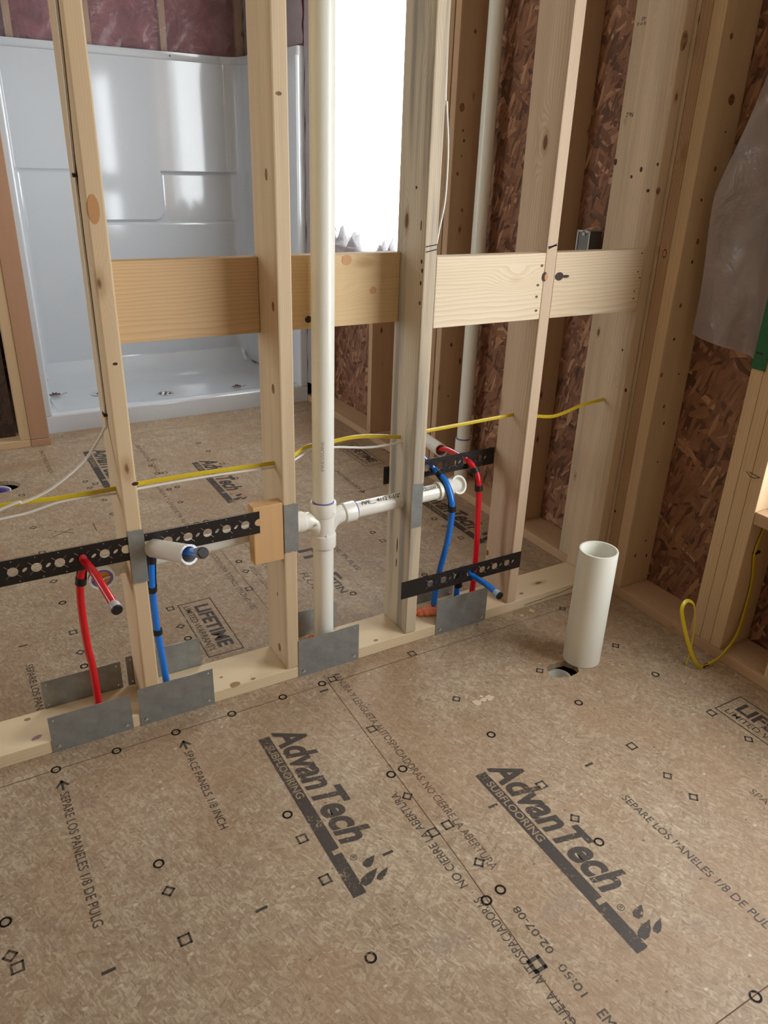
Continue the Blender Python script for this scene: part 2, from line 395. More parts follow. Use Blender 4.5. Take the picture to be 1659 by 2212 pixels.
# ------------------------------------------------------------------ floor
def ngon(cx, cy, r, n, jit=0, rs=1, sy=1.0):
    rnd = random.Random(rs)
    return [(cx + r * (1 + rnd.uniform(-jit, jit)) * math.cos(2 * math.pi * i / n), cy + sy * r * (1 + rnd.uniform(-jit, jit)) * math.sin(2 * math.pi * i / n)) for i in range(n)]
hole_a = ngon(1.178, -.338, .052, 22, .12, 4, .74)
hole_b = ngon(-.19, 1.905, .088, 26, .03, 6, .8)
me = plate2d([(-3.0, -3.2), (1.86, -3.2), (1.86, 3.62), (-3.0, 3.62)], [hole_a, hole_b], .02)
floor = link('floor', me, M_FLOOR); floor.location = (0, 0, -.01); tag(floor, kind='structure')
def ink(name, bm, mat=None):
    o = obj(name, bm, mat or M_INK); under(o, floor); return o
ZI = .0006
def rect(bm, x0, x1, y0, y1, z=ZI):
    vs = [bm.verts.new((x, y, z)) for x, y in ((x0, y0), (x1, y0), (x1, y1), (x0, y1))]; bm.faces.new(vs)
def strokes(bm, pts, w, z=ZI, closed=False):
    pts = [Vector((p[0], p[1])) for p in pts]; n = len(pts)
    for i in range(n if closed else n - 1):
        a, b = pts[i], pts[(i + 1) % n]; d = (b - a)
        if d.length < 1e-6: continue
        d.normalize(); q = Vector((-d.y, d.x)) * w / 2; e = d * w * .4
        vs = [bm.verts.new((p.x, p.y, z)) for p in (a - e - q, b + e - q, b + e + q, a - e + q)]; bm.faces.new(vs)
def logo(x, y):
    """big panel logo: x = low edge of the bar, y = far end; it reads towards -y"""
    XD, YD = Vector((0, -1, 0)), Vector((1, 0, 0)); bm = bmesh.new()
    rect(bm, x, x + .031, y - .415, y); rect(bm, x, x + .031, y - .545, y - .428)
    rect(bm, x, x + .012, y - .428, y - .415); 
    text_bm(bm, 'AdvanTech', (x + .043, y + .010, ZI), XD, YD, .425, .077, .032, .25)
    text_bm(bm, '®', (x + .040, y - .445, ZI), XD, YD, .016, .016, .0)
    for (p, q, wd) in (((788.6, 1872), (809, 1847), .021), ((784, 1911), (815, 1875), .024), ((818, 1900), (838, 1873), .016)):
        A_ = G(*p); B_ = G(*q); o_ = Vector((x - .236, y + .200, 0)); d_ = (B_ - A_); n_ = Vector((-d_.y, d_.x, 0)).normalized() * wd * .5
        P = [A_ - n_ * .55, A_ + d_ * .25 - n_, A_ + d_ * .6 - n_ * .75, B_, A_ + d_ * .55 + n_ * .8, A_ + d_ * .2 + n_, A_ + n_ * .6]
        bm.faces.new([bm.verts.new((k.x + o_.x, k.y + o_.y, ZI)) for k in P])
    ink('printed_logo', bm)
    b2 = bmesh.new(); text_bm(b2, 'SUBFLOORING', (x + .007, y - .035, ZI + .0004), XD, YD, .205, .020, .014)
    ink('knocked_out_lettering', b2, M_INKL)
for x, y in ((.236, -.200), (.672, -.578), (.677, 1.834), (.228, 2.212), (1.453, 1.012)): logo(x, y)
def lifetime(x, y):
    """box corner nearest (x) and far end (y)"""
    bm = bmesh.new(); strokes(bm, [(x, y), (x + .112, y), (x + .112, y - .335), (x, y - .335)], .0035, closed=True)
    XD, YD = Vector((0, -1, 0)), Vector((1, 0, 0))
    text_bm(bm, 'LIFETIME', (x + .048, y - .03, ZI), XD, YD, .27, .046, .035, .0)
    text_bm(bm, 'LIMITED WARRANTY', (x + .013, y - .02, ZI), XD, YD, .29, .022, .004, 0)
    ink('printed_warranty_stamp', bm)
for x, y in ((.238, .553), (1.447, -.686), (1.440, 1.757)): lifetime(x, y)
def line_text(s, p0, p1, h, mat=None, bold=.0, arrow=0):
    a = Vector((p0[0], p0[1], ZI)); b = Vector((p1[0], p1[1], ZI)); d = (b - a); L = d.length
    d = Vector((0, -1 if d.y < 0 else 1, 0)) if abs(d.y) > abs(d.x) * 3 else d.normalized(); u = Vector((-d.y, d.x, 0))
    bm = bmesh.new(); text_bm(bm, s, a, d, u, L, h, bold)
    if arrow:
        q = a - d * .012 + u * h * .5 if arrow < 0 else b + d * .012 + u * h * .5; s_ = arrow
        strokes(bm, [q, q + d * .03 * s_], .006); strokes(bm, [q + d * .03 * s_ + u * .0, q + d * .012 * s_ + u * .013], .006); strokes(bm, [q + d * .03 * s_, q + d * .012 * s_ - u * .013], .006)
    ink('printed_lettering', bm, mat)
def lt(s, a, b, h, **k): line_text(s, G(*a), G(*b), h, **k)
lt('SPACE PANELS 1/8 INCH', (398, 1626), (480, 1792), .020, arrow=-1)
lt('SEPARE LOS PANELES 1/8 DE PULG', (129, 1716), (204, 2006), .021, arrow=-1)
lt('SEPARE LOS PANELES 1/8 DE PULG', (1342, 1724), (1668, 2026), .021)
line_text('SPACE PANELS 1/8 INCH', (G(1617, 1710).x, G(1617, 1710).y), (G(1617, 1710).x, G(1617, 1710).y - .33), .020, mat=M_INK2)
lt('RANURA Y LENGUETA AUTOSPACIADORAS. NO CIERRE LA ABERTURA', (718, 1458), (1062, 1880), .021, mat=M_INK2, bold=.004)
lt('NO CIERRE LA ABERTURA.', (1012, 1912), (862, 1706), .021)
lt('AUTOSPACIADORAS', (1181, 2120), (1036, 1938), .021)
lt('GUETA', (1248, 2210), (1192, 2140), .021)
lt('02-07-08', (1199, 2054), (1120, 1956), .017)
lt('10:50', (1271, 2146), (1217, 2080), .017)
lt('EM', (1288, 2190), (1316, 2222), .022)
lt('SELF-SPACING TONGUE AND GROOVE', (556, 1314), (464, 1193), .020, mat=M_INK2)
lt('DO NOT CLOSE GAP', (592, 1275), (548, 1222), .020, mat=M_INK2)
line_text('SELF-SPACING TONGUE', (.49, 2.2), (.49, 1.75), .02, mat=M_INK2)
line_text('RANURA Y LENGUETA AUTO', (.44, 1.62), (.44, 1.12), .02, mat=M_INK2)
line_text('NO CIERRE LA ABERTURA', (.60, 1.10), (.60, .62), .02, mat=M_INK2)
lt('SEPARE LOS PANELES', (55, 1438), (99, 1560), .020)
lt('SPACE PANELS 1/8 INCH', (84, 974), (112, 1022), .020, mat=M_INK2)
lt('SPACE PANELS 1/8 INCH', (722, 1018), (772, 1058), .020, arrow=1)
lt('1/8 DE PULG', (696, 1162), (758, 1234), .020)
lt('FLOOR', (646, 1240), (682, 1292), .030)
lt('IT BE', (643, 1190), (690, 1262), .060, bold=.03)
lt('TIN', (712, 1256), (742, 1280), .030, bold=.02)
lt('PF', (824, 972), (840, 984), .024, mat=M_INK2)
bm = bmesh.new(); XV = [G(115, 1160), G(158, 1141)], [G(105, 1146), G(160, 1152)], [G(201, 1130), G(209, 1147)]
for a, b in XV: strokes(bm, [a, b], .003)
ink('pencil_cross', bm)
bm = bmesh.new(); rnd = random.Random(3)
def mk(kind, u, v, r=.0102, w=.0044):
    p = G(u, v); x, y = p.x, p.y
    if kind == 'c': strokes(bm, [(x + r * math.cos(a * math.pi / 8), y + r * math.sin(a * math.pi / 8)) for a in range(16)], w, closed=True)
    elif kind == 's': strokes(bm, [(x - r, y - r), (x + r, y - r), (x + r, y + r), (x - r, y + r)], w, closed=True)
    elif kind == 'd': strokes(bm, [(x - r * 1.2, y), (x, y - r * 1.2), (x + r * 1.2, y), (x, y + r * 1.2)], w, closed=True)
    elif kind == 'b': strokes(bm, [(x - r, y), (x + r, y)], w * 1.6)
for k, L in {'c': [(121, 1663), (252, 1622), (380, 1582), (501, 1542), (611, 1506), (696, 1477), (621, 1760), (343, 1866), (12, 1992), (801, 2069), (845, 1673), (870, 1661), (1061, 1587), (1250, 1518), (1416, 1457), (1294, 1819), (1081, 1922), (1051, 1945), (1632, 2153), (135, 1302), (182, 1439), (406, 1379), (516, 1213), (365, 1057), (383, 1052), (445, 1126), (184, 1040), (805, 1150), (938, 1121), (917, 1242), (763, 1282), (429, 957), (450, 975), (510, 1033), (577, 939)],
             's': [(718, 1467), (803, 1575), (653, 1812), (703, 1900), (400, 2030), (38, 2090), (967, 1782), (937, 1798), (1170, 1696), (1365, 1612), (1537, 1540), (890, 1412), (91, 1194), (158, 1366), (47, 1070), (368, 1315), (538, 1272), (425, 1131), (206, 1045), (827, 1168), (996, 1162), (340, 1023), (356, 1021), (480, 1002)],
             'd': [(880, 1720), (1035, 1863), (1242, 1768), (1442, 1676), (1617, 1597), (986, 1510), (1330, 1395), (1215, 1315), (364, 1925), (22, 2065), (1166, 1449), (1498, 1722), (72, 1140), (116, 1256), (174, 1409), (226, 1080), (243, 1110), (390, 1353), (531, 1234), (390, 1085), (194, 1054), (961, 1137), (325, 1006), (332, 993)],
             'b': [(565, 1964), (235, 2098), (1272, 1652), (1065, 1741), (838, 1843), (50, 1395), (700, 1492)]}.items():
    for u, v in L: mk(k, u, v)
mk('s', 1160, 2083, .0115, .008)
ink('printed_nail_marks', bm)
bm = bmesh.new()
for yy in (-.067, 1.157, 2.387, -1.29): strokes(bm, [(-3, yy), (-.9, yy + .001), (.2, yy - .001), (1.65, yy)], .0021, ZI * .6)
strokes(bm, [(.51, -.03), (.488, -.787), (.467, -1.165), (.462, -1.6)], .0018, ZI * .6)
strokes(bm, [(.505, .2), (.50, 1.15)], .0014, ZI * .6)
ink('panel_joint_lines', bm, M_SEAM)
bm = bmesh.new()
for k, (u, v, r) in enumerate(((1030, 1518, .012), (1045, 1512, .010), (1058, 1508, .013), (1040, 1505, .006))):
    p = G(u, v); vs = [bm.verts.new((x, y, .0011)) for x, y in ngon(p.x, p.y, r, 12, .3, k)]; bm.faces.new(vs)
ink('glue_smear', bm, M_GLUE)
# torn hole under-space and what shows in it
bm = bmesh.new(); box_bm(.95, 1.4, -.62, -.1, -.36, -.35, 0, bm); box_bm(.95, 1.4, -.11, -.1, -.36, -.02, 0, bm); box_bm(1.39, 1.4, -.62, -.1, -.36, -.02, 0, bm); box_bm(.95, .96, -.62, -.1, -.36, -.02, 0, bm); box_bm(.95, 1.4, -.62, -.61, -.36, -.02, 0, bm)
under(obj('joist_bay', bm, wood('joist', rgb(120, 84, 56), .4, 0, 0, 1)), floor)
bm = bmesh.new(); box_bm(-.5, .1, 1.7, 2.2, -.36, -.35, 0, bm); box_bm(-.5, .1, 2.19, 2.2, -.36, -.02, 0, bm); box_bm(.09, .1, 1.7, 2.2, -.36, -.02, 0, bm); box_bm(-.5, -.49, 1.7, 2.2, -.36, -.02, 0, bm); box_bm(-.5, .1, 1.7, 1.71, -.36, -.02, 0, bm)
under(obj('joist_bay', bm, wood('joist', rgb(120, 84, 56), .4, 0, 0, 1)), floor)
def drain_stub(cx, cy, z, r, label):
    e = empty('drain_pipe_hub', (cx, cy, z - .10), label, 'pipe')
    lathe('hub', (cx, cy, z - .10), (cx, cy, z), [(0, r - .006), (0, r), (.1, r), (.1, r - .006), (0, r - .006)], M_PVC, e)
    if r > .05: lathe('primer_ring', (cx, cy, z - .05), (cx, cy, z), [(0, r - .016), (.046, r - .016), (.046, r - .006), (0, r - .006)], M_PURPLE, e)
drain_stub(1.172, -.330, -.030, .040, 'white pipe hub down inside the torn floor hole beside the standing pipe')
drain_stub(-.205, 1.915, -.021, .064, 'purple-ringed white pipe hub sunk in the round hole at the far left of the floor')

# ------------------------------------------------------------------ shell
def struct(name, bm, mat): o = obj(name, bm, mat); tag(o, kind='structure'); return o
bm = bmesh.new(); x0, x1 = XS, XS + .0111
box_bm(x0, x1, -3.2, -2.00, -.3, ZC, 0, bm); box_bm(x0, x1, -2.00, -.58, -.3, .50, 0, bm); box_bm(x0, x1, -2.00, -.58, 2.16, ZC, 0, bm)
box_bm(x0, x1, -.58, 1.22, -.3, ZC, 0, bm); box_bm(x0, x1, 1.22, 2.46, -.3, .925, 0, bm); box_bm(x0, x1, 1.22, 2.46, 2.30, ZC, 0, bm); box_bm(x0, x1, 2.46, 3.62, -.3, ZC, 0, bm)
struct('wall_right', bm, M_OSB)
struct('wall_back', box_bm(-3, 1.86, 3.60, 3.62, -.3, ZC), M_OSB)
bm = bmesh.new(); y0, y1 = -3.22, -3.2
box_bm(-3, 1.86, y0, y1, -.3, ZC, 0, bm)
struct('wall_front', bm, wood('front_wall', rgb(196, 168, 130), .4, .3, 0, 2))
bm = bmesh.new(); x0, x1 = -3.02, -3.0
box_bm(x0, x1, -3.2, 1.0, -.3, ZC, 0, bm); box_bm(x0, x1, 2.0, 3.62, -.3, ZC, 0, bm); box_bm(x0, x1, 1.0, 2.0, -.3, .7, 0, bm); box_bm(x0, x1, 1.0, 2.0, 2.0, ZC, 0, bm)  # the gap is an added opening that lets sky light into the rear
struct('wall_left', bm, MATS['wood_front_wall'])
struct('ceiling', box_bm(-3.02, 1.86, -3.22, 3.62, ZC, ZC + .02), M_CEIL)

# ------------------------------------------------------------------ exterior framing on the right
HT = 2.40
def ext(name, y0, y1, z0, z1, mat, label, group=None, x0=XR, x1=XS - .001, axis='z'):
    o = lumber(name, x0, x1, y0, y1, z0, z1, mat, axis); return tag(o, label, 'stud' if 'stud' in name else 'lumber', group)
o = lumber('bottom_plate', XR, XS - .001, -3.18, 2.60, 0, .038, 'ext', 'y'); tag(o, 'brown bottom plate along the strand-board outside wall on the right', 'bottom plate')
ext('wall_stud', -.0535, -.0145, .0385, HT, 'ext_dark', 'brown knotty stud with dark grooves squeezed beside the partition corner')
ext('wall_stud', -.099, -.0545, .0385, HT, 'ext_light', 'pale edged stud right of the corner with a broad knotty brown side')
ext('backer_board', -.0125, .225, .0385, HT, 'backer', 'wide pale knotty backer board behind the corner where the partition meets the outside wall', x1=XR + .038)
ext('wall_stud', .500, .538, .0385, HT, 'ext', 'brown stud seen in the gap right of the fourth partition stud')
ext('wall_stud', 1.130, 1.168, .0385, HT, 'ext', 'broad brown knotty stud left of the thin vent pipe on the outside wall')
ext('jack_stud', 1.176, 1.214, .0385, 2.40, 'ext_dark', 'dark jack stud at the near side of the far window')
ext('cripple_stud', 1.762, 1.800, .0385, .8915, 'ext', 'short brown stud under the far window sill')
ext('wall_stud', 2.467, 2.505, .0385, HT, 'red_stud', 'reddish stud in the far corner left of the under-window strand board')
ext('wall_stud', -.449, -.4105, .0385, HT, 'ext_light', 'far plank of the triple stud below the green strip, beside the hanging plastic')
ext('wall_stud', -.4885, -.4500, .0385, HT, 'ext_light', 'middle plank of the triple stud at the right edge')
ext('wall_stud', -.5275, -.4895, .0385, HT, 'ext_light', 'near plank of the triple stud with the stapled yellow cable on its side')
ext('cripple_stud', -.722, -.684, .0385, .479, 'ext_light', 'short stud below the low sill at the right edge')
o = lumber('sill_board', XR, XS - .001, -2.01, -.529, .480, .518, 'ext', 'y'); tag(o, 'knotty flat sill board butting the triple stud at the right edge', 'sill')
o = lumber('sill_board', XR, XS - .001, 1.216, 2.465, .892, .930, 'ext', 'y'); tag(o, 'flat sill board under the bright far window', 'sill')
o = lumber('header_board', XR, XS - .001, 1.216, 2.465, 2.3005, 2.40, 'ext', 'y'); tag(o, 'header over the bright far window', 'header')
o = lumber('header_board', XR, XS - .001, -2.01, -.529, 2.161, 2.34, 'ext', 'y'); tag(o, 'header over the right-hand near window', 'header')
o = obj('green_strip', box_bm(XR - .004, XR - .0005, -.455, -.4115, .913, 2.1, .001), M_GREEN); tag(o, 'dark green strip fixed on the front edges of the triple stud', 'strip')
bm = bmesh.new(); box_bm(XR - .0048, XR - .0041, -.438, -.417, .955, .961, 0, bm); under(obj('pen_mark', bm, M_PENCIL), o)
# windows
def window(n, y0, y1, z0, z1):
    f = bmesh.new(); x0, x1 = XS - .03, XS + .03; w = .035
    box_bm(x0, x1, y0, y0 + w, z0, z1, 0, f); box_bm(x0, x1, y1 - w, y1, z0, z1, 0, f); box_bm(x0, x1, y0 + w, y1 - w, z0, z0 + w * .6, 0, f); box_bm(x0, x1, y0 + w, y1 - w, z1 - w, z1, 0, f)
    fr = struct('window_%d' % n, f, plain('white_vinyl', rgb(236, 236, 234), .4))
    g = obj('pane', box_bm(XS + .006, XS + .010, y0 + w, y1 - w, z0 + w * .6, z1 - w), M_GLASS); under(g, fr)
window(1, 1.2155, 2.4655, .9305, 2.2995); window(2, -2.00, -.58, .519, 2.159)
# crumpled plastic on the far sill
def crumple(name, x0, x1, y0, y1, z0, zh, mat, seed, label):
    rnd = random.Random(seed); bm = bmesh.new(); nx, ny = 6, 22; g = []
    for i in range(nx + 1):
        row = []
        for j in range(ny + 1):
            s = math.sin(math.pi * i / nx); e = min(1, min(j, ny - j) / 3)
            row.append(bm.verts.new((x0 + (x1 - x0) * i / nx, y0 + (y1 - y0) * j / ny, z0 + .003 + s * e * zh * (.62 + .22 * math.sin(j * .8 + seed + i * .5) + .16 * math.sin(j * 1.9 + i) + rnd.uniform(-.06, .06)))))
        g.append(row)
    for i in range(nx):
        for j in range(ny): bm.faces.new((g[i][j], g[i + 1][j], g[i + 1][j + 1], g[i][j + 1]))
    o = obj(name, bm, mat, smooth=True); tag(o, label, 'plastic sheet'); return o
M_CRUM = film_mat('smoky_plastic', .75, rgb(150, 146, 150), .2)
crumple('crumpled_plastic', XR + .01, XR + .10, 1.95, 2.40, .930, .148, M_CRUM, 3, 'crumpled smoky plastic film lying on the far window sill next to the big vent pipe')
crumple('crumpled_plastic', XR + .01, XR + .09, 1.60, 1.84, .930, .128, M_CRUM, 8, 'small heap of clear plastic film on the far window sill near the third stud')

# hanging translucent sheet on the right
bm = bmesh.new(); g = []; rnd = random.Random(5)
def yl(z): return -.155 - (.075 * ((z - 1.35) / .3) if z > 1.35 else 0) - (.10 * ((z - 1.65) / .3) if z > 1.65 else 0)
NZ, NY = 60, 26
for i in range(NZ + 1):
    z = .955 + (2.15 - .955) * i / NZ; a = max(yl(z), -.40); row = []
    for j in range(NY + 1):
        t = j / NY; y = a + (-.4100 - a) * t; zz = z - (.035 * t if i == 0 else 0)
        fold = .010 * math.sin(7 * t + 4 * z) + .008 * math.sin(13 * z - 5 * t) + .012 * math.sin(3.1 * z + 9 * t * t)
        row.append(bm.verts.new((XR + .052 + fold * (1 - .4 * t), y, zz)))
    g.append(row)
for i in range(NZ):
    for j in range(NY): bm.faces.new((g[i][j], g[i][j + 1], g[i + 1][j + 1], g[i + 1][j]))
o = obj('hanging_plastic_sheet', bm, M_FILM, smooth=True); tag(o, 'translucent grey plastic sheet hanging in the wall bay at the upper right', 'plastic sheet')

# thin vent pipe on the outside wall
vx, vy = XR + .070, 1.000
e = empty('wall_vent_pipe', (vx, vy, .0385), 'white vent pipe with a coupling standing against the strand-board outside wall', 'pipe')
pipe('pipe_wall', (vx, vy, .04), (vx, vy, HT), .0302, M_PVCOLD, e)
lathe('coupling', (vx, vy, .15), (vx, vy, .24), [(0, .0302), (0, .0362), (.09, .0362), (.09, .0302)], M_PVC, e)
for zz in (.146, .24): lathe('primer_ring', (vx, vy, zz), (vx, vy, zz + .01), [(0, .0303), (0, .0309), (.007, .0309), (.007, .0303)], M_PURPLE, e)
# grey box on the far face of the backer
e = empty('outlet_box', (XR + .06, .285, 1.06), 'small grey steel box behind the board near the wide corner board', 'electrical box')
bm = bmesh.new(); X0, X1, Y0, Y1, Z0, Z1 = XR + .040, XR + .095, .330, .388, 1.06, 1.205
box_bm(X1 - .002, X1, Y0, Y1, Z0, Z1, 0, bm); box_bm(X0, X1, Y0, Y0 + .002, Z0, Z1, 0, bm); box_bm(X0, X1, Y1 - .002, Y1, Z0, Z1, 0, bm); box_bm(X0, X1, Y0, Y1, Z1 - .002, Z1, 0, bm); box_bm(X0, X1, Y0, Y1, Z0, Z0 + .002, 0, bm)
box_bm(X0 + .002, X0 + .004, Y0, Y1, Z0, Z1, 0, bm); under(obj('box_body', bm, M_GREYBOX), e)
bm = bmesh.new(); box_bm(X0 + .01, X1 - .01, .226, .33, Z0 + .06, Z0 + .08, 0, bm); under(obj('mounting_bracket', bm, M_STEEL), e)
bm = bmesh.new(); box_bm(X0 - .002, X0, Y0 - .003, Y0 + .003, Z0, Z1 + .003, 0, bm); box_bm(X0 - .002, X0, Y1 - .003, Y1 + .003, Z0, Z1 + .003, 0, bm); box_bm(X0 - .002, X0, Y0, Y1, Z1 - .003, Z1 + .003, 0, bm); box_bm(X0 - .002, X0, (Y0 + Y1) / 2 - .006, (Y0 + Y1) / 2 + .006, Z1 - .014, Z1, 0, bm)
under(obj('box_rim', bm, M_STEELB), e)

# ------------------------------------------------------------------ partition
S, T, D = .4064, .0381, .1397
o = lumber('bottom_plate', -1.9, XR - .001, 0, D, 0, .038, 'plate', 'x'); tag(o, 'pale bottom plate under the open stud partition across the middle', 'bottom plate')
PL = o
bm = bmesh.new()
crk = [(1.30, .010), (1.34, .012), (1.38, .013), (1.42, .017), (1.46, .016), (1.50, .022), (1.54, .026), (1.575, .034), (1.60, .033)]
for (a, za), (b, zb) in zip(crk, crk[1:]): vs = [bm.verts.new(q) for q in ((a, -.0004, za - .0011), (b, -.0004, zb - .0011), (b, -.0004, zb + .0011), (a, -.0004, za + .0011))]; bm.faces.new(vs)
k = obj('split_crack', bm, M_DARK); k.parent = PL; k.matrix_parent_inverse = PL.matrix_world.inverted()
def keep(ch, par): ch.parent = par; ch.matrix_parent_inverse = par.matrix_basis.inverted(); return ch
k.matrix_parent_inverse = PL.matrix_basis.inverted()
bm = bmesh.new(); q = G(79, 1593, .0385); bm.faces.new([bm.verts.new((q.x + .013 * math.cos(t * .4), q.y + .007 * math.sin(t * .4) + .3 * .013 * math.cos(t * .4), .0385)) for t in range(15)])
keep(obj('purple_smear', bm, plain('purple_smear', rgb(158, 124, 128), .6)), PL)
for (u, v, r) in ((59, 1554, .006), (508, 1478, .011), (547, 1466, .005), (478, 1463, .004), (812, 1383, .006), (1126, 1282, .006)):
    q = G(u, v, .0384); bm = bmesh.new(); bm.faces.new([bm.verts.new((q.x + 1.4 * r * math.cos(t * math.pi / 6), q.y + r * math.sin(t * math.pi / 6), .0384)) for t in range(12)]); keep(obj('knot', bm, plain('plate_knot', rgb(150, 116, 78), .6)), PL)
studs = []
for i, (mat, lab) in enumerate((('stud_warm', 'warm yellow partition stud at the left with white cable stapled to its side'),
                               ('stud_tan', 'tan partition stud left of the big vent pipe with a wood block on its side'),
                               ('stud_grey', 'grey-streaked partition stud right of the bright window'),
                               ('stud_rose', 'rosy fourth partition stud with the knot hole at the board joint'))):
    x = S * i; o = lumber('partition_stud', x, x + T, 0, D, .0385, HT, mat, 'z', .004); tag(o, lab, 'stud'); studs.append(o)
o = lumber('partition_stud', 1.614, XR - .0005, 0, D, .0385, HT, 'backer', 'z', .004); tag(o, 'end stud of the partition standing at the corner with the outside wall', 'stud'); studs.append(o)
o = lumber('top_plate', -1.9, XR - .001, 0, D, HT + .0005, ZC - .0005, 'plate', 'x'); tag(o, 'top plate over the partition studs', 'top plate')
o = lumber('partition_stud', -S * 3, -S * 3 + T, 0, D, .0385, HT, 'stud_tan', 'z', .004); tag(o, 'partition stud beyond the left edge', 'stud')
def pen(parent, quads):
    bm = bmesh.new()
    for q in quads: bm.faces.new([bm.verts.new(v) for v in q])
    return keep(obj('pen_mark', bm, M_PENCIL), parent)
def mark_y(x0, z0, x1, z1, w=.0028, y=-.0006):
    return [(x0, y, z0 - w / 2), (x1, y, z1 - w / 2), (x1, y, z1 + w / 2), (x0, y, z0 + w / 2)]
pen(studs[2], [mark_y(.815, 1.212, .849, 1.217), mark_y(.816, 1.199, .849, 1.205)])
pen(studs[3], [mark_y(1.224, 1.198, 1.252, 1.208, .005), mark_y(1.222, 1.202, 1.254, 1.2055, .003)])
# dark knots and splits that show on particular members
def knot(parent, c, n, r, sx=1.0, sz=1.0, mat=None):
    n = Vector(n).normalized(); a = Vector((0, 0, 1)); b = n.cross(a).normalized(); bm = bmesh.new()
    vs = [bm.verts.new(Vector(c) + n * .0005 + b * (r * sx * math.cos(t * math.pi / 8)) + a * (r * sz * math.sin(t * math.pi / 8))) for t in range(16)]; bm.faces.new(vs)
    return keep(obj('knot', bm, mat or M_KNOT), parent)
def knot_mat():
    t = NT('knot_wood'); v = t.objc(); n = t.noise(v, 90, 4)
    t.l(t.ramp(n.outputs[0], [(.35, rgb(92, 60, 34)), (.65, rgb(150, 108, 66))]), t.b.inputs['Base Color']); t.b.inputs['Roughness'].default_value = .6; return t.m
M_KNOT = knot_mat(); M_KNOTD = plain('dark_knot', rgb(58, 36, 24), .7)
M_SAP = plain('pale_knot', rgb(188, 138, 88), .55)
for (u, v, r, sz) in ((590, 662, .007, 1.7), (590, 840, .008, 1.6), (599, 1283, .003, 2), (604, 1398, .009, 1.5), (575, 377, .007, 1.8)): knot(studs[1], AX(u, v, S - .0001), (-1, 0, 0), r, 1, sz)
p = AY(602, 202, 0); knot(studs[1], p, (0, -1, 0), .005, 1.4, .8)
for (u, v, r) in ((249, 786, .004), (292, 1045, .006)): knot(studs[0], AY(u, v, 0), (0, -1, 0), r, 1.3, .8, M_KNOTD)
p = AY(202, 452, 0); knot(studs[0], p, (0, -1, 0), .013, .9, 2.2, M_SAP)
for (u, v, r, sz) in ((900, 405, .004, 1), (910, 487, .0022, 6), (858, 1178, .0025, 10), (856, 1215, .002, 8)): knot(studs[2], AX(u, v, 2 * S - .0001), (-1, 0, 0), r, 1, sz, M_KNOTD)
for (u, v) in ((911, 565), (912, 585), (909, 612), (907, 655)): knot(studs[2], AX(u, v, 2 * S - .0001), (-1, 0, 0), .004, 1, 1.4, M_NAIL)
knot(studs[3], AX(1053, 1194, 3 * S - .0001), (-1, 0, 0), .007, 1, 1.5)

exs = {o['label']: o for o in bpy.data.objects if o.get('label') and 'stud' in o.name or o.name == 'backer_board'}
BK = bpy.data.objects['backer_board']; SB = exs['pale edged stud right of the corner with a broad knotty brown side']; SA = exs['brown knotty stud with dark grooves squeezed beside the partition corner']; S3 = exs['broad brown knotty stud left of the thin vent pipe on the outside wall']
for (u, v, r, sz) in ((1478, 88, .011, 2.2), (1422, 412, .008, 1.3), (1385, 366, .005, 1.5), (1330, 350, .006, 1.6), (1364, 382, .004, 1.2), (1400, 412, .006, .8), (1421, 355, .004, 1.2), (1352, 843, .005, 1.3), (1329, 1104, .005, 1), (1345, 756, .0035, 1.2)):
    knot(studs[4], AX(u, v, 1.6139), (-1, 0, 0), r, 1, sz, M_KNOT if r > .007 else M_KNOTD)
for (u, v, r, sz) in ((1580, 215, .013, 1.1), (1567, 285, .003, 1), (1545, 365, .006, 1.3), (1567, 413, .004, 1.3), (1515, 432, .004, 1), (1507, 522, .006, 1.4), (1495, 566, .004, 1.4), (1470, 660, .006, 1.2), (1456, 733, .004, 1.2), (1429, 810, .005, 1.6), (1466, 808, .003, 1.2), (1434, 878, .005, 1.2), (1434, 914, .005, 1.2), (1420, 998, .003, 1), (1395, 1168, .005, 1), (1372, 1200, .006, 1.2), (1396, 1200, .004, 1.5), (1580, 78, .006, 1.4)):
    knot(SB, AY(u, v, -.0992), (0, -1, 0), r, 1, sz, M_KNOT if r > .0045 else M_KNOTD)
p = AX(1436, 548, XR - .0002); knot(SA, p, (-1, 0, 0), .010, .8, 1.3, M_KNOTD); knot(SA, p + Vector((-.0004, 0, 0)), (-1, 0, 0), .0075, .8, 1.3, M_SAP)
for (u, v, r) in ((998, 232, .012), (1000, 282, .005), (1002, 304, .005), (988, 376, .006), (997, 337, .004), (998, 454, .006), (975, 745, .007), (1027, 68, .006), (968, 855, .004)): knot(S3, AY(u, v, 1.1298), (0, -1, 0), r, 1, 1.3)
def stamp(parent, s_, u, v, w, h, X=1.6137):
    p = AX(u, v, X); bm = bmesh.new(); text_bm(bm, s_, p, (0, 1, 0), (0, 0, -1), w, h, .02); keep(obj('grade_stamp', bm, M_PENCIL), parent)
stamp(studs[4], 'No.2', 1368, 243, .026, .012, 1.6137); stamp(studs[4], '18 19 10', 1396, 46, .034, .008); stamp(studs[4], '.625', 1396, 36, .016, .008)
TS = exs['near plank of the triple stud with the stapled yellow cable on its side']
arc_ = [(1612, 1019), (1620, 1030), (1630, 1034), (1642, 1032)]; qs = []
for a, b in zip(arc_, arc_[1:]):
    A_, B_ = AX(*a, XR - .0006), AX(*b, XR - .0006); qs.append([A_, B_, B_ + Vector((0, 0, .002)), A_ + Vector((0, 0, .002))])
A_, B_ = AX(1618, 1020, XR - .0006), AX(1641, 1033, XR - .0006); qs.append([A_, B_, B_ + Vector((0, 0, .002)), A_ + Vector((0, 0, .002))])
pen(TS, qs)
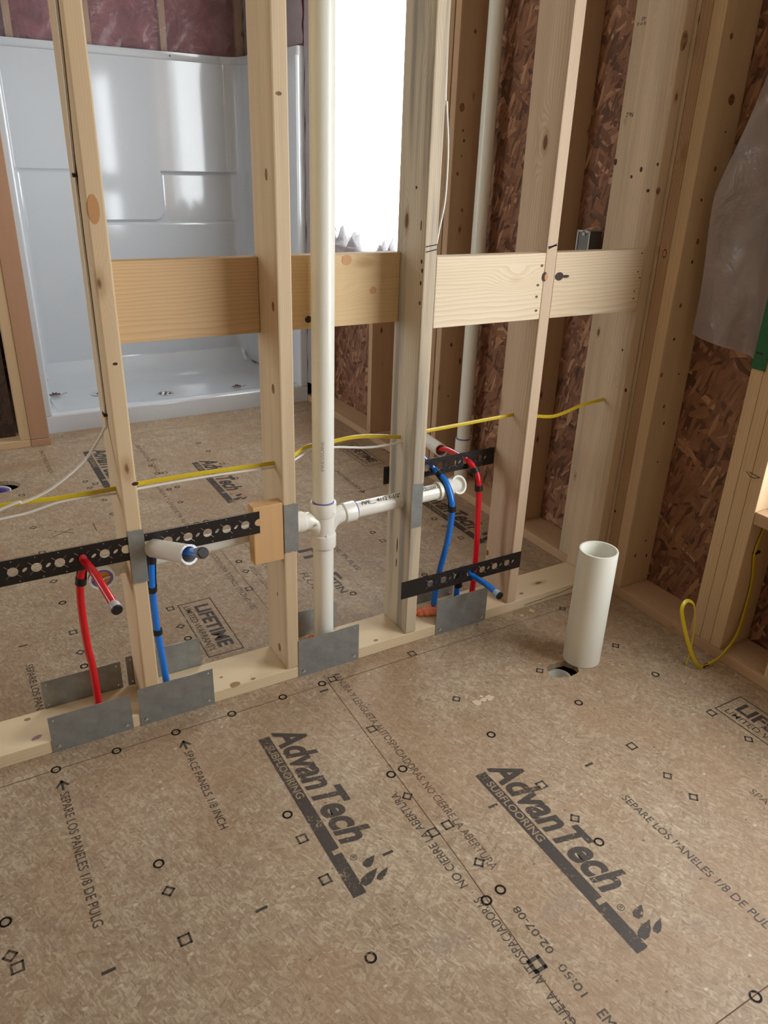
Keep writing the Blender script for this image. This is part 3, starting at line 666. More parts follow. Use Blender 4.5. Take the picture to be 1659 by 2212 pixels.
# blocking boards between studs
Z0, Z1 = 1.0025, 1.1865
def block(name, x0, x1, y0, mat, label):
    o = lumber(name, x0, x1, y0, y0 + .038, Z0, Z1, mat, 'x', .003); return tag(o, label, 'board')
b1 = block('blocking_board', T + .0005, S - .0005, .1165, 'board_amber', 'amber blocking board between the first and second studs')
b2 = block('blocking_board', S + T + .0005, 2 * S - .0005, .1165, 'board_amber2', 'knotty blocking board running behind the big vent pipe')
b3 = block('blocking_board', 2 * S + T + .0005, 3 * S - .0005, .0005, 'board_pale', 'pale blocking board with four nails between third and fourth studs')
b4 = block('blocking_board', 3 * S + T + .0005, 1.6135, .0005, 'board_pale2', 'pale blocking board between the fourth stud and the corner')
def nail(parent, p, r=.0045):
    bm = bmesh.new(); vs = [bm.verts.new((p.x + r * math.cos(t * math.pi / 5), -.0004, p.z + .8 * r * math.sin(t * math.pi / 5))) for t in range(10)]; bm.faces.new(vs)
    keep(obj('nail', bm, M_NAIL), parent)
for u, v in ((1171, 574), (1162, 616), (1159, 641), (1158, 671)): nail(b3, AY(u, v, 0))
for u, v in ((1378, 587), (1382, 600), (1370, 629), (1368, 645), (1387, 547)): nail(b4, AY(u, v, 0), .003)
knot(b4, AY(1208, 597, 0), (0, -1, 0), .013, 1.2, .9, M_KNOTD); knot(b4, AY(1222, 597, 0), (0, -1, 0), .006, 2.2, .7, M_KNOTD)
knot(b3, AY(1176, 598, 0), (0, -1, 0), .012, .8, 1.1, M_KNOTD); knot(b3, AY(1180, 598, -.0006), (0, -1, 0), .009, .7, 1.1, M_SAP)
knot(b2, AY(749, 562, .1163), (0, -1, 0), .013, 1.1, 1.0, M_SAP); knot(b2, AY(806, 627, .1163), (0, -1, 0), .010, 1, 1, M_SAP); knot(b2, AY(666, 690, .1163), (0, -1, 0), .009, 1.1, 1, M_KNOTD)
# small block on stud 2
o = lumber('wood_block', .3215, S - .0005, 0, .038, .408, .578, 'block', 'z', .003); tag(o, 'short orange wood block fixed to the left side of the second stud', 'wood block')

# ------------------------------------------------------------------ steel plates
def guard(name, x0, x1, y, z0, z1, label, cat, tabs=True, front=True, jag=False):
    th = .0016; w, h = x1 - x0, z1 - z0
    outer = [(0, 0), (w, 0), (w, h), (0, h)]
    if jag:
        rnd = random.Random(int(x0 * 100)); n = 9
        outer = [(w * i / n, (rnd.uniform(0, .004) if 0 < i < n else 0)) for i in range(n + 1)] + [(w * (1 - i / n), h - (rnd.uniform(0, .004) if 0 < i < n else 0)) for i in range(n + 1)]
        holes = []
    else:
        holes = [ngon(a, b, .0022, 8) for a, b in ((.012, h - .012), (w - .012, h - .012), (.012, .018), (w - .012, .018))]
    me = plate2d(outer, holes, th); o = link(name, me, M_STEEL)
    o.matrix_world = Matrix(((1, 0, 0, x0), (0, 0, -1, y), (0, 1, 0, z0), (0, 0, 0, 1))); tag(o, label, cat)
    o.matrix_basis = o.matrix_world
    if tabs and front:
        for a in (.016, w - .016):
            bm = bmesh.new(); q = [(x0 + a - .005, y - .0012, z0 + .014), (x0 + a + .006, y - .0012, z0 + .014), (x0 + a + .001, y - .004, z0 + .026)]
            q2 = [(x0 + a - .005, y - .0012, z0 + .0125), (x0 + a + .006, y - .0012, z0 + .0125)]
            vs = [bm.verts.new(v) for v in q]; bm.faces.new(vs); vb = [bm.verts.new(v) for v in q2]; bm.faces.new((vb[0], vb[1], vs[1], vs[0]))
            keep(obj('nail_prong', bm, M_STEELB), o)
    return o
yf = -.0010
guard('guard_plate', -.2440, -.0410, yf, .0005, .1110, 'steel guard plate at the lower left in front of the red riser', 'guard plate')
guard('guard_plate', -.0215, .1840, yf, .0005, .1190, 'steel guard plate in front of the first stud foot', 'guard plate')
guard('guard_plate', .4425, .6430, yf, .0005, .1285, 'steel guard plate in front of the foot of the big vent pipe', 'guard plate')
guard('guard_plate', .9280, 1.1290, yf, .0005, .1290, 'steel guard plate below the blue capped stub on the right', 'guard plate')
yb = D + .0010
guard('guard_plate', -.2390, -.0330, yb, .030, .1240, 'dark steel guard plate on the far side behind the red riser', 'guard plate', front=False)
guard('guard_plate', -.0180, .1930, yb, .030, .1330, 'steel guard plate on the far side behind the blue riser', 'guard plate', front=False)
guard('guard_plate', .4700, .6380, yb, .030, .1290, 'steel guard plate on the far side behind the big vent pipe', 'guard plate', front=False)
guard('guard_plate', .8850, 1.0900, yb, .030, .1120, 'steel guard plate on the far side behind the lower black strip', 'guard plate', front=False)
for x0, x1, z0, z1, lab in ((.0018, .0400, .4365, .5830, 'narrow galvanised stud guard over the black strip on the first stud'), (.4080, .4490, .4250, .5710, 'narrow galvanised stud guard on the second stud left of the pipe cross'), (.8110, .8480, .4125, .5560, 'narrow galvanised stud guard on the third stud over the drain pipe')):
    y = -.0055 if x0 < .1 else -.0010
    guard('stud_guard', x0, x1, y, z0, z1, lab, 'stud guard', tabs=False, jag=True)

# ------------------------------------------------------------------ black perforated strips
def strip(x0, x1, y, z0, z1, off, label, notch=False):
    w, h = x1 - x0, z1 - z0; holes = []; x = off; c = h / 2
    while x < w - .02:
        if x > .03 or x0 < -.4:
            r = .0118; ring = []
            for i in range(32):
                a = 2 * math.pi * i / 32
                if i % 8 == 4:
                    q = .0006; d = Vector((math.cos(a), math.sin(a))); n_ = Vector((-d.y, d.x)) * .0007
                    ring += [tuple(Vector((x, c)) + d * r - n_), tuple(Vector((x, c)) + d * .0235 - n_), tuple(Vector((x, c)) + d * .0235 + n_), tuple(Vector((x, c)) + d * r + n_)]
                else: ring.append((x + r * math.cos(a), c + r * math.sin(a)))
            if abs(x - off) < 1e9 and x + .02 < w: holes.append(ring)
            holes.append(ngon(x, h - .005, .0017, 8)); holes.append(ngon(x + .012, .005, .0017, 8))
        xs = x + .0253
        if .02 < xs < w - .03: holes.append([(xs + .0058 * math.cos(2 * math.pi * i / 14) , c + .0048 * math.sin(2 * math.pi * i / 14) + .5 * .0058 * math.cos(2 * math.pi * i / 14)) for i in range(14)])
        x += .0505
    outer = [(0, 0), (w, 0), (w, h), (0, h)]
    if notch: outer = [(0, 0), (w, 0)] + [(w - .014 * math.sin(math.pi * t / 8) , c + .011 * -math.cos(math.pi * t / 8)) for t in range(9)] + [(w, h), (0, h)]
    me = plate2d(outer, holes, .0024); o = link('perforated_strip', me, M_STRIP)
    o.matrix_basis = Matrix(((1, 0, 0, x0), (0, 0, -1, y), (0, 1, 0, z0), (0, 0, 0, 1)))
    tag(o, label, 'perforated strip'); return o
strip(-.560, .3385, -.0025, .5045, .5670, .0005 + .0505 * 6 - .0, 'long black perforated strip on the left holding the red and blue stubs', True)
strip(.789, 1.2555, -.0013, .1745, .2340, .106, 'lower black perforated strip nailed across the third and fourth stud fronts')
strip(.796, 1.2160, D + .0015, .5050, .5625, .105, 'upper black perforated strip on the far side between third and fourth studs')

# ------------------------------------------------------------------ big vent pipe with double fitting
vx, vy = .558, .070
e = empty('vent_pipe', (vx, vy, .0385), 'tall white vent pipe with a four-way fitting between second and third studs', 'pipe')
pipe('pipe_wall', (vx, vy, .0385), (vx, vy, .425), .0302, M_PVC, e)
pipe('pipe_wall', (vx, vy, .500), (vx, vy, HT - .001), .0302, M_PVCOLD, e)
fit = empty('fitting', (0, 0, 0), None, None); fit.name = 'cross_fitting'
bpy.data.objects.remove(fit)
zc = .462
bmf = bmesh.new()
def add_lathe(bm, a, b, prof, seg=40):
    o = lathe('t', a, b, prof, None, None, seg); bm.from_mesh(o.data); m = o.data; bpy.data.objects.remove(o); bpy.data.meshes.remove(m)
add_lathe(bmf, (vx, vy, .384), (vx, vy, .523), [(0, .0302), (0, .0365), (.002, .0372), (.036, .0372), (.040, .0362), (.042, .0335), (.098, .0335), (.100, .0362), (.103, .0372), (.137, .0372), (.139, .0365), (.139, .0302)])
# side sweeps of the fitting curve down into the body
for s in (1, -1):
    path = catmull([(vx + s * .072, vy, zc + .012), (vx + s * .045, vy, zc + .010), (vx + s * .022, vy, zc - .004), (vx + s * .006, vy, zc - .034)], 8)
    sweep(path, circ(.0262, 28), bmf)
    add_lathe(bmf, (vx + s * .062, vy, zc + .012), (vx + s * .100, vy, zc + .014), [(0, .022), (0, .0275), (.003, .0302), (.036, .0302), (.038, .0295), (.038, .0240)])
for dx, dz in ((-.004, .040), (.016, .035), (-.004, -.034), (-.034, .008)): add_lathe(bmf, (vx + dx, vy - .030, zc + dz), (vx + dx, vy - .0352, zc + dz), [(0, .0045), (.004, .0042), (.0052, .003), (.0052, 0)], 14)
under(shade_auto(obj('cross_fitting', bmf, M_PVC)), e)
for zz, d in ((.524, 1), (.380, 0)): lathe('primer_ring', (vx, vy, zz), (vx, vy, zz + .004), [(0, .0303), (0, .0312), (.004, .0312), (.004, .0303)], M_PURPLE, e)
for s in (1, -1): lathe('primer_ring', (vx + s * .1005, vy, zc + .014), (vx + s * .1045, vy, zc + .014), [(0, .024), (0, .0252), (.004, .0252), (.004, .024)], M_PURPLE, e)
# printing on the pipe
bm = bmesh.new()
text_bm(bm, 'PRESSURE', (vx - .012, vy - .0310, .63), (0, 0, 1), (-1, 0, 0), .085, .009); under(obj('printed_lettering', bm, M_INK2), e)
# right branch
A = Vector((vx + .098, vy, zc + .014)); B = Vector((.950, .066, .484))
er = empty('drain_branch', A, 'white branch pipe running right through the third stud to an elbow', 'pipe')
pipe('pipe_wall', A, B, .0241, M_PVC, er)
mq = AY(986, 1048, .074)
ecen = [B + Vector((-.006, 0, 0)), B + Vector((.016, 0, .001)), B + Vector((.034, .002, .004)), mq + Vector((.004, .022, -.010)), mq + Vector((0, .004, -.001))]
bm = bmesh.new(); sweep(catmull(ecen, 8), circ(.0272, 28), bm); add_lathe(bm, ecen[0], ecen[1], [(0, .0241), (0, .0300), (.020, .0300), (.022, .027)])
d = Vector((.12, -.85, .42)).normalized()
add_lathe(bm, mq - d * .008, mq + d * .014, [(0, .0272), (.004, .0300), (.022, .0300), (.022, .0245), (.004, .0240), (.003, 0)])
under(shade_auto(obj('elbow', bm, M_PVC)), er)
bm = bmesh.new(); dd = (B - A).normalized(); up = Vector((0, -.62, .78)); off = up * .0246
text_bm(bm, 'PIPE__ 4112 1-1/2"', A + dd * .020 + Vector((0, -.0160, .0186)), dd, up.cross(dd).cross(up) * 0 + Vector((0, .62, .78)).normalized() * 1.0, .130, .0115, .01)
under(obj('printed_lettering', bm, M_PENCIL), er); bm = bmesh.new()
text_bm(bm, 'LX CELLULAR CORE', A + dd * .215 + Vector((0, -.0160, .0186)), dd, Vector((0, .62, .78)).normalized(), .09, .0115, .01)
under(obj('printed_lettering', bm, M_PENCIL), er)
# left branch with plug
A = Vector((vx - .098, vy, zc + .014)); B = Vector((-.030, .066, .462))
el = empty('drain_branch', A, 'white branch pipe running left behind the black strip to a plugged elbow', 'pipe')
pipe('pipe_wall', A, B, .0241, M_PVC, el)
bm = bmesh.new(); ecen = [B + Vector((.012, 0, 0)), B + Vector((-.010, 0, 0)), B + Vector((-.028, -.006, -.002)), B + Vector((-.034, -.024, -.006)), B + Vector((-.034, -.040, -.008))]
sweep(catmull(ecen, 8), circ(.0275, 28), bm, cap=False); add_lathe(bm, ecen[3], ecen[4], [(0, .0275), (.003, .0315), (.016, .0315), (.016, .0262), (.004, .0258), (.003, 0)])
under(shade_auto(obj('elbow', bm, M_PVC)), el)
d = (ecen[4] - ecen[3]).normalized(); q = ecen[3] + d * .0155
pg = empty('test_plug', q, 'orange rubber test plug with chrome wing nut in the left elbow', 'plug')
lathe('plug_ring', ecen[3] + d * .006, q, [(0, .026), (.0092, .026), (.0092, .0205), (0, .0205)], M_PURPLE, pg)
lathe('rubber_disc', ecen[3] + d * .005, q, [(0, .0204), (.009, .0200), (.010, .0185), (.010, .004), (.010, 0)], M_GOLD, pg)
lathe('wing_nut', q, q + d * .012, [(0, .006), (.008, .006), (.012, .003), (.012, 0)], M_CHROME, pg)
bm = bmesh.new(); box_bm(q.x + .004, q.x + .019, q.y - .006, q.y - .003, q.z + .001, q.z + .006, .001, bm); box_bm(q.x - .019, q.x - .004, q.y - .006, q.y - .003, q.z - .006, q.z - .001, .001, bm)
under(obj('wing', bm, M_CHROME), pg)
# sleeves
def sleeve(a, b, r, label, rag=True):
    a, b = Vector(a), Vector(b); L = (b - a).length; e = empty('pipe_sleeve', a, label, 'pipe')
    pipe('sleeve_wall', a, b, r, M_PVC, e, .0042)
    if rag:
        rnd = random.Random(2); d = (b - a).normalized(); N = Vector((0, 0, 1)); N = (N - d * N.dot(d)).normalized(); Bn = d.cross(N); bm = bmesh.new(); seg = 40; ro, ri = [], []
        for k in range(seg):
            t = 2 * math.pi * k / seg; u = N * math.cos(t) + Bn * math.sin(t); j = rnd.uniform(-.0004, .0016)
            ro.append(bm.verts.new(b + u * (r + j) + d * rnd.uniform(.0004, .002))); ri.append(bm.verts.new(b + u * (r - .0045) + d * .0008))
        for k in range(seg): bm.faces.new((ro[k], ro[(k + 1) % seg], ri[(k + 1) % seg], ri[k]))
        under(obj('sawn_rim', bm, plain('white_burr', rgb(244, 243, 240), .6)), e)
    return e
sa, sb = AY(331, 1184, -.005), AY(408.6, 1197.6, -.165)
sleeve(sa, sb, .0232, 'white plastic pipe sleeve on the left with blue tubing through it')
ra, rb = AY(919, 949, .56), AY(953, 973, .32)
sleeve(ra, rb, .0225, 'white plastic pipe sleeve beyond the partition with red tubing entering it', False)

# ------------------------------------------------------------------ tubing
RP = .0096
def cap(e, a, d, colm, r=RP):
    a = Vector(a); d = Vector(d).normalized()
    co = lathe('collar', a - d * .018, a, [(0, r + .0002), (0, r + .0032), (.003, r + .0038), (.0175, r + .0038), (.018, r + .003), (.018, r * .5)], colm, e)
    lathe('end_cap', a, a + d * .006, [(0, r * .9), (.0, r + .0030), (.004, r + .0030), (.006, r + .002), (.006, 0)], M_BLACK, None).parent = co
def bend(e, pts, wid=.0124, ref=(1, 0, 0), sgn=1, half=115):
    path = catmull(pts, 8); prof = []
    for k in range(13):
        a = math.radians(-half + 2 * half * k / 12); prof.append((wid * math.sin(a), sgn * wid * math.cos(a)))
    for k in range(12, -1, -1):
        a = math.radians(-half + 2 * half * k / 12); prof.append(((wid - .0022) * math.sin(a), sgn * (wid - .0022) * math.cos(a)))
    bm = sweep(path, prof, ref=ref)
    for q, w in ((path[0], path[2]), (path[-1], path[-3])):
        dd = (w - q).normalized(); add_lathe(bm, q, q + dd * .02, [(0, RP), (0, wid + .001), (.018, wid + .001), (.018, RP)], 20)
    under(shade_auto(obj('bend_support', bm, M_BLACK)), e)
def clampring(e, p, r=.0132):
    p = Vector(p); lathe('clamp', p + Vector((0, 0, .007)), p - Vector((0, 0, .007)), [(0, RP), (0, r), (.014, r), (.014, RP)], M_BLACK, e)
# red left: riser + stub through the strip
st = AY(182, 1211, -.004); tip = AY(252, 1316, -.19)
pts = [AY(213, 1520, .055), AY(200, 1440, .055), AY(190, 1400, .050), AY(177, 1320, .038), AY(173, 1262, .030), Vector((st.x, .024, .510)), Vector((st.x, .010, .529)), st + Vector((0, -.004, 0)), st.lerp(tip, .35) + Vector((0, 0, .008)), tip]
e = empty('red_water_tube', pts[0], 'red water tube rising behind the left black strip and pointing out with a clear collar', 'water tube')
tube('tubing', pts, RP, M_RED, e); cap(e, tip, tip - st.lerp(tip, .5) , M_COLLAR)
bend(e, [AY(174, 1262, .030), Vector((st.x - .004, .029, .49)), Vector((st.x, .022, .516)), Vector((st.x, .006, .530))], sgn=1)
# blue left
st = sa.copy(); tip = AY(438, 1194, -.235)
pts = [AY(361, 1480, .05), AY(348, 1410, .055), AY(339, 1360, .050), AY(330, 1290, .036), AY(327, 1250, .026), Vector((sa.x, .024, .500)), sa + Vector((0, .006, .004)), sa.lerp(sb, .5) + Vector((.004, 0, .004)), sb + Vector((.003, 0, .006)), tip]
e = empty('blue_water_tube', pts[0], 'blue water tube beside the first stud passing out through the white sleeve', 'water tube')
tube('tubing', pts, RP, M_BLUE, e); cap(e, tip, tip - sb, M_COLLARG)
bend(e, [pts[3] + Vector((0, 0, .02)), pts[4], Vector((sa.x - .001, .026, .488))])
clampring(e, AY(340, 1364, .050))
# blue tall (third bay)
pts = [AY(937, 1306, .070), AY(940, 1280, .072), AY(949, 1235, .058), AY(966, 1170, .034), AY(976, 1110, .020), AY(975, 1080, .022), AY(965, 1045, .048), AY(951, 1025, .090), AY(938, 1013, .142), AY(925, 1000, .19), AY(912, 985, .25)]
e = empty('blue_water_tube', pts[0], 'tall blue water tube beside the third stud bending back through the upper black strip', 'water tube')
tube('tubing', pts, RP, M_BLUE, e); bend(e, [AY(976, 1104, .020), AY(975, 1074, .024), AY(964, 1044, .050), AY(949, 1023, .096)], sgn=1, half=85)
# red right
pts = [AY(1018, 1290, .060), AY(1022, 1260, .065), AY(1028, 1200, .080), AY(1032, 1120, .088), AY(1034, 1062, .090), AY(1032, 1030, .098), AY(1022, 1008, .118), AY(1010, 995, .142), AY(990, 983, .21), AY(965, 971, .29), ra.lerp(rb, .96) + Vector((0, 0, .003)), ra.lerp(rb, .7)]
e = empty('red_water_tube', pts[0], 'red water tube on the right bending through the upper black strip into the far sleeve', 'water tube')
tube('tubing', pts, RP, M_RED, e); bend(e, [AY(1034, 1060, .090), AY(1033, 1036, .096), AY(1024, 1010, .114)], sgn=1, half=85)
# blue low stub
st = AY(1021, 1244, -.003); tip = AY(1078, 1286, -.125)
pts = [AY(985, 1300, .060), AY(987, 1275, .058), AY(990, 1255, .055), Vector((1.050, .040, .195)), Vector((1.058, .018, .203)), st, st.lerp(tip, .5) + Vector((0, 0, .005)), tip]
e = empty('blue_water_tube', pts[0], 'short blue water tube poking out under the lower black strip with pale collar', 'water tube')
tube('tubing', pts, RP, M_BLUE, e); cap(e, tip, tip - st.lerp(tip, .5), M_COLLARB)
bend(e, [AY(990, 1266, .056), AY(990, 1250, .054), Vector((1.050, .038, .197))])
# foam
def foam(name, blobs, label):
    bm = bmesh.new()
    for (x, y, z, r) in blobs:
        b = bmesh.new(); bmesh.ops.create_icosphere(b, subdivisions=3, radius=r, matrix=Matrix.Translation((x, y, z)) @ Matrix.Diagonal((1.15, 1, .75, 1)))
        for v in b.verts: v.co += Vector((math.sin(v.co.y * 400) + math.sin(v.co.x * 330 + 1), math.cos(v.co.z * 350), 0)) * r * .03
        m = bpy.data.meshes.new('t'); b.to_mesh(m); b.free(); bm.from_mesh(m); bpy.data.meshes.remove(m)
    o = obj(name, bm, M_FOAM, smooth=True); tag(o, label, 'foam')
q = G(937, 1312, .045)
foam('sealing_foam', [(.964, .072, .050, .019), (.948, .076, .049, .016), (.934, .080, .048, .015), (.919, .083, .047, .013), (.904, .086, .045, .011), (.892, .084, .042, .008), (.982, .068, .047, .016), (.955, .058, .047, .014), (.936, .063, .045, .012), (.915, .070, .043, .009)], 'orange foam bead around the tall blue tube foot')
foam('sealing_foam', [(vx - .034, .085, .046, .014), (vx - .022, .104, .046, .015), (vx - .045, .068, .043, .010), (vx, .105, .044, .014)], 'orange foam dab behind the foot of the big vent pipe')

# ------------------------------------------------------------------ cables
FW, FT = .0060, .0026
def cable(name, pts, mat, label, prof, ref=None):
    o = tube(name, pts, .003, mat, None, 10, 16, prof, ref); tag(o, label, 'cable'); return o
YC = [(-1.2, .06, .655), (-.6, .060, .662), AY(0, 1093, .060), AY(125, 1076, .061), (0, .061, .670), (T, .060, .6735), AY(450, 1020, .058), (S, .054, .671), (S + T, .056, .672), AY(660, 966, .100), AY(700, 958, .118), AY(760, 945, .112), AY(810, 942, .100), (2 * S, .080, .676), (2 * S + T, .078, .681), AY(1000, 916, .074), (3 * S, .071, .693), (3 * S + T, .070, .688), AY(1185, 900, .068), AY(1215, 893, .068), AY(1260, 874, .072), (1.614, .078, .694), (1.64, .08, .695)]
cable('yellow_cable', YC, M_YEL, 'flat yellow cable threaded through the partition studs', flat(FW * .95, FT), ref=(0, 0, 1))
WC = [(-1.2, .06, .60), (-.6, .060, .622), AY(0, 1122, .060), AY(60, 1108, .060), AY(140, 1082, .060), (0, .060, .658), (T, .058, .661), AY(450, 1029, .056), (S, .052, .660), (S + T, .056, .661), AY(658, 980, .090), AY(690, 968, .112), AY(730, 966, .112), AY(790, 967, .100), AY(835, 962, .085), (2 * S, .070, .665), (2 * S + .02, .070, .668)]
cable('white_cable', WC, M_WCAB, 'thin white cable following the yellow cable through the studs', circ(.0032, 12))
# white cable stapled down stud 1
pts = [(-.0035, .012, 2.39), (-.0035, .026, 1.66), (-.0035, .058, 1.364), (-.0035, .060, 1.1), (-.0035, .060, .855), AY(223, 930, .058), AY(190, 985, .050), AY(150, 1025, .042), AY(100, 1062, .036), AY(50, 1085, .032), AY(0, 1101, .030), (-.6, .015, .57), (-1.1, .01, .50)]
cable('white_cable', pts, M_WCAB, 'white cable stapled down the side of the first stud then drooping left', flat(.0046, .0026), ref=(0, 1, 0))
def staple(p, ax, label, n):
    """small insulated staple: bridge and two legs, straddling the cable"""
    bm = bmesh.new(); x, y, z = p
    if ax == 'x': box_bm(x - .0025, x - .0005, y - .010, y + .010, z - .004, z + .004, .0005, bm); box_bm(x - .0015, x + .0052, y - .010, y - .008, z - .003, z + .003, 0, bm); box_bm(x - .0015, x + .0052, y + .008, y + .010, z - .003, z + .003, 0, bm)
    elif ax == 'y': box_bm(x - .012, x + .012, y - .0085, y - .0065, z - .004, z + .004, .0005, bm); box_bm(x - .012, x - .010, y - .0075, y + .0005, z - .003, z + .003, 0, bm); box_bm(x + .010, x + .012, y - .0075, y + .0005, z - .003, z + .003, 0, bm)
    else: box_bm(x - .012, x + .012, y - .005, y + .005, z + .006, z + .0085, .0005, bm); box_bm(x - .012, x - .010, y - .004, y + .004, z, z + .007, 0, bm); box_bm(x + .010, x + .012, y - .004, y + .004, z, z + .007, 0, bm)
    o = obj('cable_staple', bm, M_BLACK); tag(o, label, 'staple')
staple((-.0052, .058, 1.364), 'x', 'upper black staple on the side of the first stud', 0)
staple((-.0052, .060, .858), 'x', 'lower black staple where the white cable leaves the first stud', 0)
# cable loop hanging behind stud 3
pts = [(2 * S + T + .004, .030, 2.39), (2 * S + T + .004, .012, 1.62), (2 * S + T + .007, .006, 1.536), (2 * S + T + .018, .006, 1.44), (2 * S + T + .020, .008, 1.33), (2 * S + T + .011, .012, 1.26), (2 * S + T + .0035, .018, 1.205), (2 * S + T + .0035, .05, 1.192), (2 * S + T + .0035, .10, 1.17)]
cable('white_cable', pts, M_WCAB, 'thin white cable bowed out along the right side of the third stud', circ(.0031, 12))
# yellow loop at right
f1 = G(1524, 1441); pe = G(1482, 1437)
pts = [(1.716, -.5340, .47), AY(1632, 1192, -.534), AY(1626, 1250, -.534), AY(1612, 1310, -.536), AY(1590, 1375, -.545), AY(1560, 1415, -.550), (f1.x + .03, f1.y - .004, .014), (f1.x, f1.y, .004), (f1.x - .03, f1.y + .008, .012), AY(1490, 1400, -.505), AY(1477, 1350, -.48), AY(1473, 1315, -.47), AY(1484, 1298, -.465), AY(1499, 1308, -.47), AY(1501, 1345, -.48), AY(1494, 1390, -.49), (pe.x + .004, pe.y, .03), (pe.x, pe.y, .004)]
cable('yellow_cable', pts, M_YEL, 'yellow cable looping down to the floor by the triple stud', flat(FW, FT))
p = AY(1632, 1192, -.5285); staple((p.x, -.5285, p.z), 'y', 'black staple on the side of the triple stud', 0)
staple((f1.x, f1.y, .0005), 'z', 'black staple on the floor by the yellow loop', 0)

# ------------------------------------------------------------------ standing pipe
cx, cy = 1.271, -.318
e = empty('standing_pipe', (cx, cy, .0005), 'wide white plastic pipe standing upright on the floor beside the torn hole', 'pipe')
o = lathe('pipe_wall', (cx, cy, .0005), (cx, cy, .386), [(0, .0510), (0, .0560), (.001, .0571), (.384, .0571), (.3855, .0565), (.3855, .0515), (.384, .0510), (0, .0510)], M_PVCOLD, e, 64)

# ------------------------------------------------------------------ shower
sh = empty('shower_surround', (.87, 2.57, .0005), 'white moulded shower surround with pan behind the partition', 'shower')
def ss(a, b, x): t = max(0, min(1, (x - a) / (b - a))); return t * t * (3 - 2 * t)
def arc(cx, cy, r, a0, a1, n): return [(cx + r * math.cos(math.radians(a0 + (a1 - a0) * i / n)), cy + r * math.sin(math.radians(a0 + (a1 - a0) * i / n))) for i in range(n + 1)]
YB_ = 3.40
plan = [(.118, 2.590), (.118, 2.572), (.140, 2.571)] + arc(.140, 2.583, .012, -90, 0, 5) + [(.156, 2.8), (.164, 3.10)] + arc(.256, YB_ - .09, .09, 180, 90, 14)
x = .27
while x < 1.46: plan.append((x, YB_)); x += .010
plan += arc(1.478, YB_ - .10, .10, 90, 4, 16) + [(1.590, 3.1), (1.600, 2.8), (1.602, 2.62)] + arc(1.614, 2.583, .012, 180, 270, 5) + [(1.6505, 2.571), (1.6505, 2.60)]
zs = [.098 + (1.885 - .098) * i / 200 for i in range(201)]
def recess(x, z):
    d = 0
    # proud upper panel; recessed shelf zones below
    right = ss(1.060, 1.072, x); q = 0
    up = ss(1.284, 1.292, z)
    cxr, czr, rr = 1.066 - .055, 1.010 + .055, .055
    if x > cxr and z < czr: mid = 1 - ss(rr - .005, rr + .005, math.hypot(x - cxr, z - czr))
    else: mid = (1 - right) * ss(1.004, 1.014, z)
    midl = mid * ss(.62, .64, x)
    proud = max(up, midl)
    low = 1 - ss(.996, 1.006, z)
    d = .036 * (1 - proud) * (1 - low) + .016 * low
    if x < .63: d = .016 * (1 - up)
    return d
bm = bmesh.new(); rows = []
for z in zs:
    row = []
    for (x, y) in plan:
        yy = y
        if y > YB_ - .055 and .235 < x < 1.57:
            e_ = ss(.236, .262, x) * (1 - ss(1.51, 1.565, x)); yy = y + recess(x, z) * e_
        if z < .20 and y > 3.0: yy -= .07 * ((.20 - z) / .10) ** 2 * .8 * ss(3.0, YB_, y) if .2 < x < 1.54 else 0
        row.append(bm.verts.new((x, yy, z)))
    rows.append(row)
# nailing flange on top: small ledge out then a band up
top = []
for k, (off, z) in enumerate(((.000, 1.888), (.016, 1.890), (.018, 1.895), (.018, 1.932))):
    row = []
    for (x, y) in plan:
        dx = -off if x < .22 else (off * .4 if x > 1.55 and y < 3.3 else 0); dy = off if y > 3.2 else 0
        row.append(bm.verts.new((x + dx, y + dy, z)))
    rows.append(row)
for a, b in zip(rows, rows[1:]):
    for j in range(len(plan) - 1): bm.faces.new((a[j], a[j + 1], b[j + 1], b[j]))
bmesh.ops.recalc_face_normals(bm, faces=bm.faces[:])
o = obj('wall_panel', bm, M_GEL); shade_auto(o, 50); under(o, sh)
bm = bmesh.new(); prof = [(2.572, .0005), (2.571, .088), (2.574, .097), (2.584, .102), (2.630, .102), (2.645, .098), (2.656, .085), (2.664, .064), (2.675, .056), (2.70, .053), (2.92, .046), (3.22, .052), (3.28, .060), (3.33, .082), (3.37, .12), (3.43, .20)]
xs = [.120 + (1.6500 - .120) * i / 60 for i in range(61)]; rr_ = []
for (y, z) in prof:
    row = []
    for x in xs:
        k = max(0, (.235 - x) / .07, (x - 1.535) / .07); lift = min(1, k) ** 2 * .05 if 2.66 < y < 3.30 else 0
        row.append(bm.verts.new((x, y, z + lift)))
    rr_.append(row)
for a, b in zip(rr_, rr_[1:]):
    for j in range(60): bm.faces.new((a[j], a[j + 1], b[j + 1], b[j]))
o = obj('pan', bm, M_GEL); shade_auto(o, 50); under(o, sh)
o = lathe('drain', (.849, 2.918, .0455), (.849, 2.918, .053), [(0, .052), (.003, .052), (.005, .048), (.005, .038), (.001, .036)], M_CHROME, sh)
o = lathe('strainer', (.849, 2.918, .0465), (.849, 2.918, .050), [(0, .037), (.0012, .036), (.0012, 0)], M_BRASS, sh)
for a in range(4):
    bm = bmesh.new(); t = a * math.pi / 2 + .4; bmesh.ops.create_cone(bm, cap_ends=True, segments=14, radius1=.009, radius2=.006, depth=.005, matrix=Matrix.Translation((.849 + .02 * math.cos(t), 2.918 + .02 * math.sin(t), .050)))
    under(obj('strainer_bolt', bm, M_CHROME), sh)
q = G(212, 851, .050); o = lathe('round_sticker', (q.x, q.y, .0505), (q.x, q.y, .052), [(0, .044), (.001, .044), (.001, .034), (.0012, 0)], plain('silver_sticker', rgb(196, 198, 196), .4), None); tag(o, 'round pale sticker on the shower floor half behind the first stud', 'sticker')
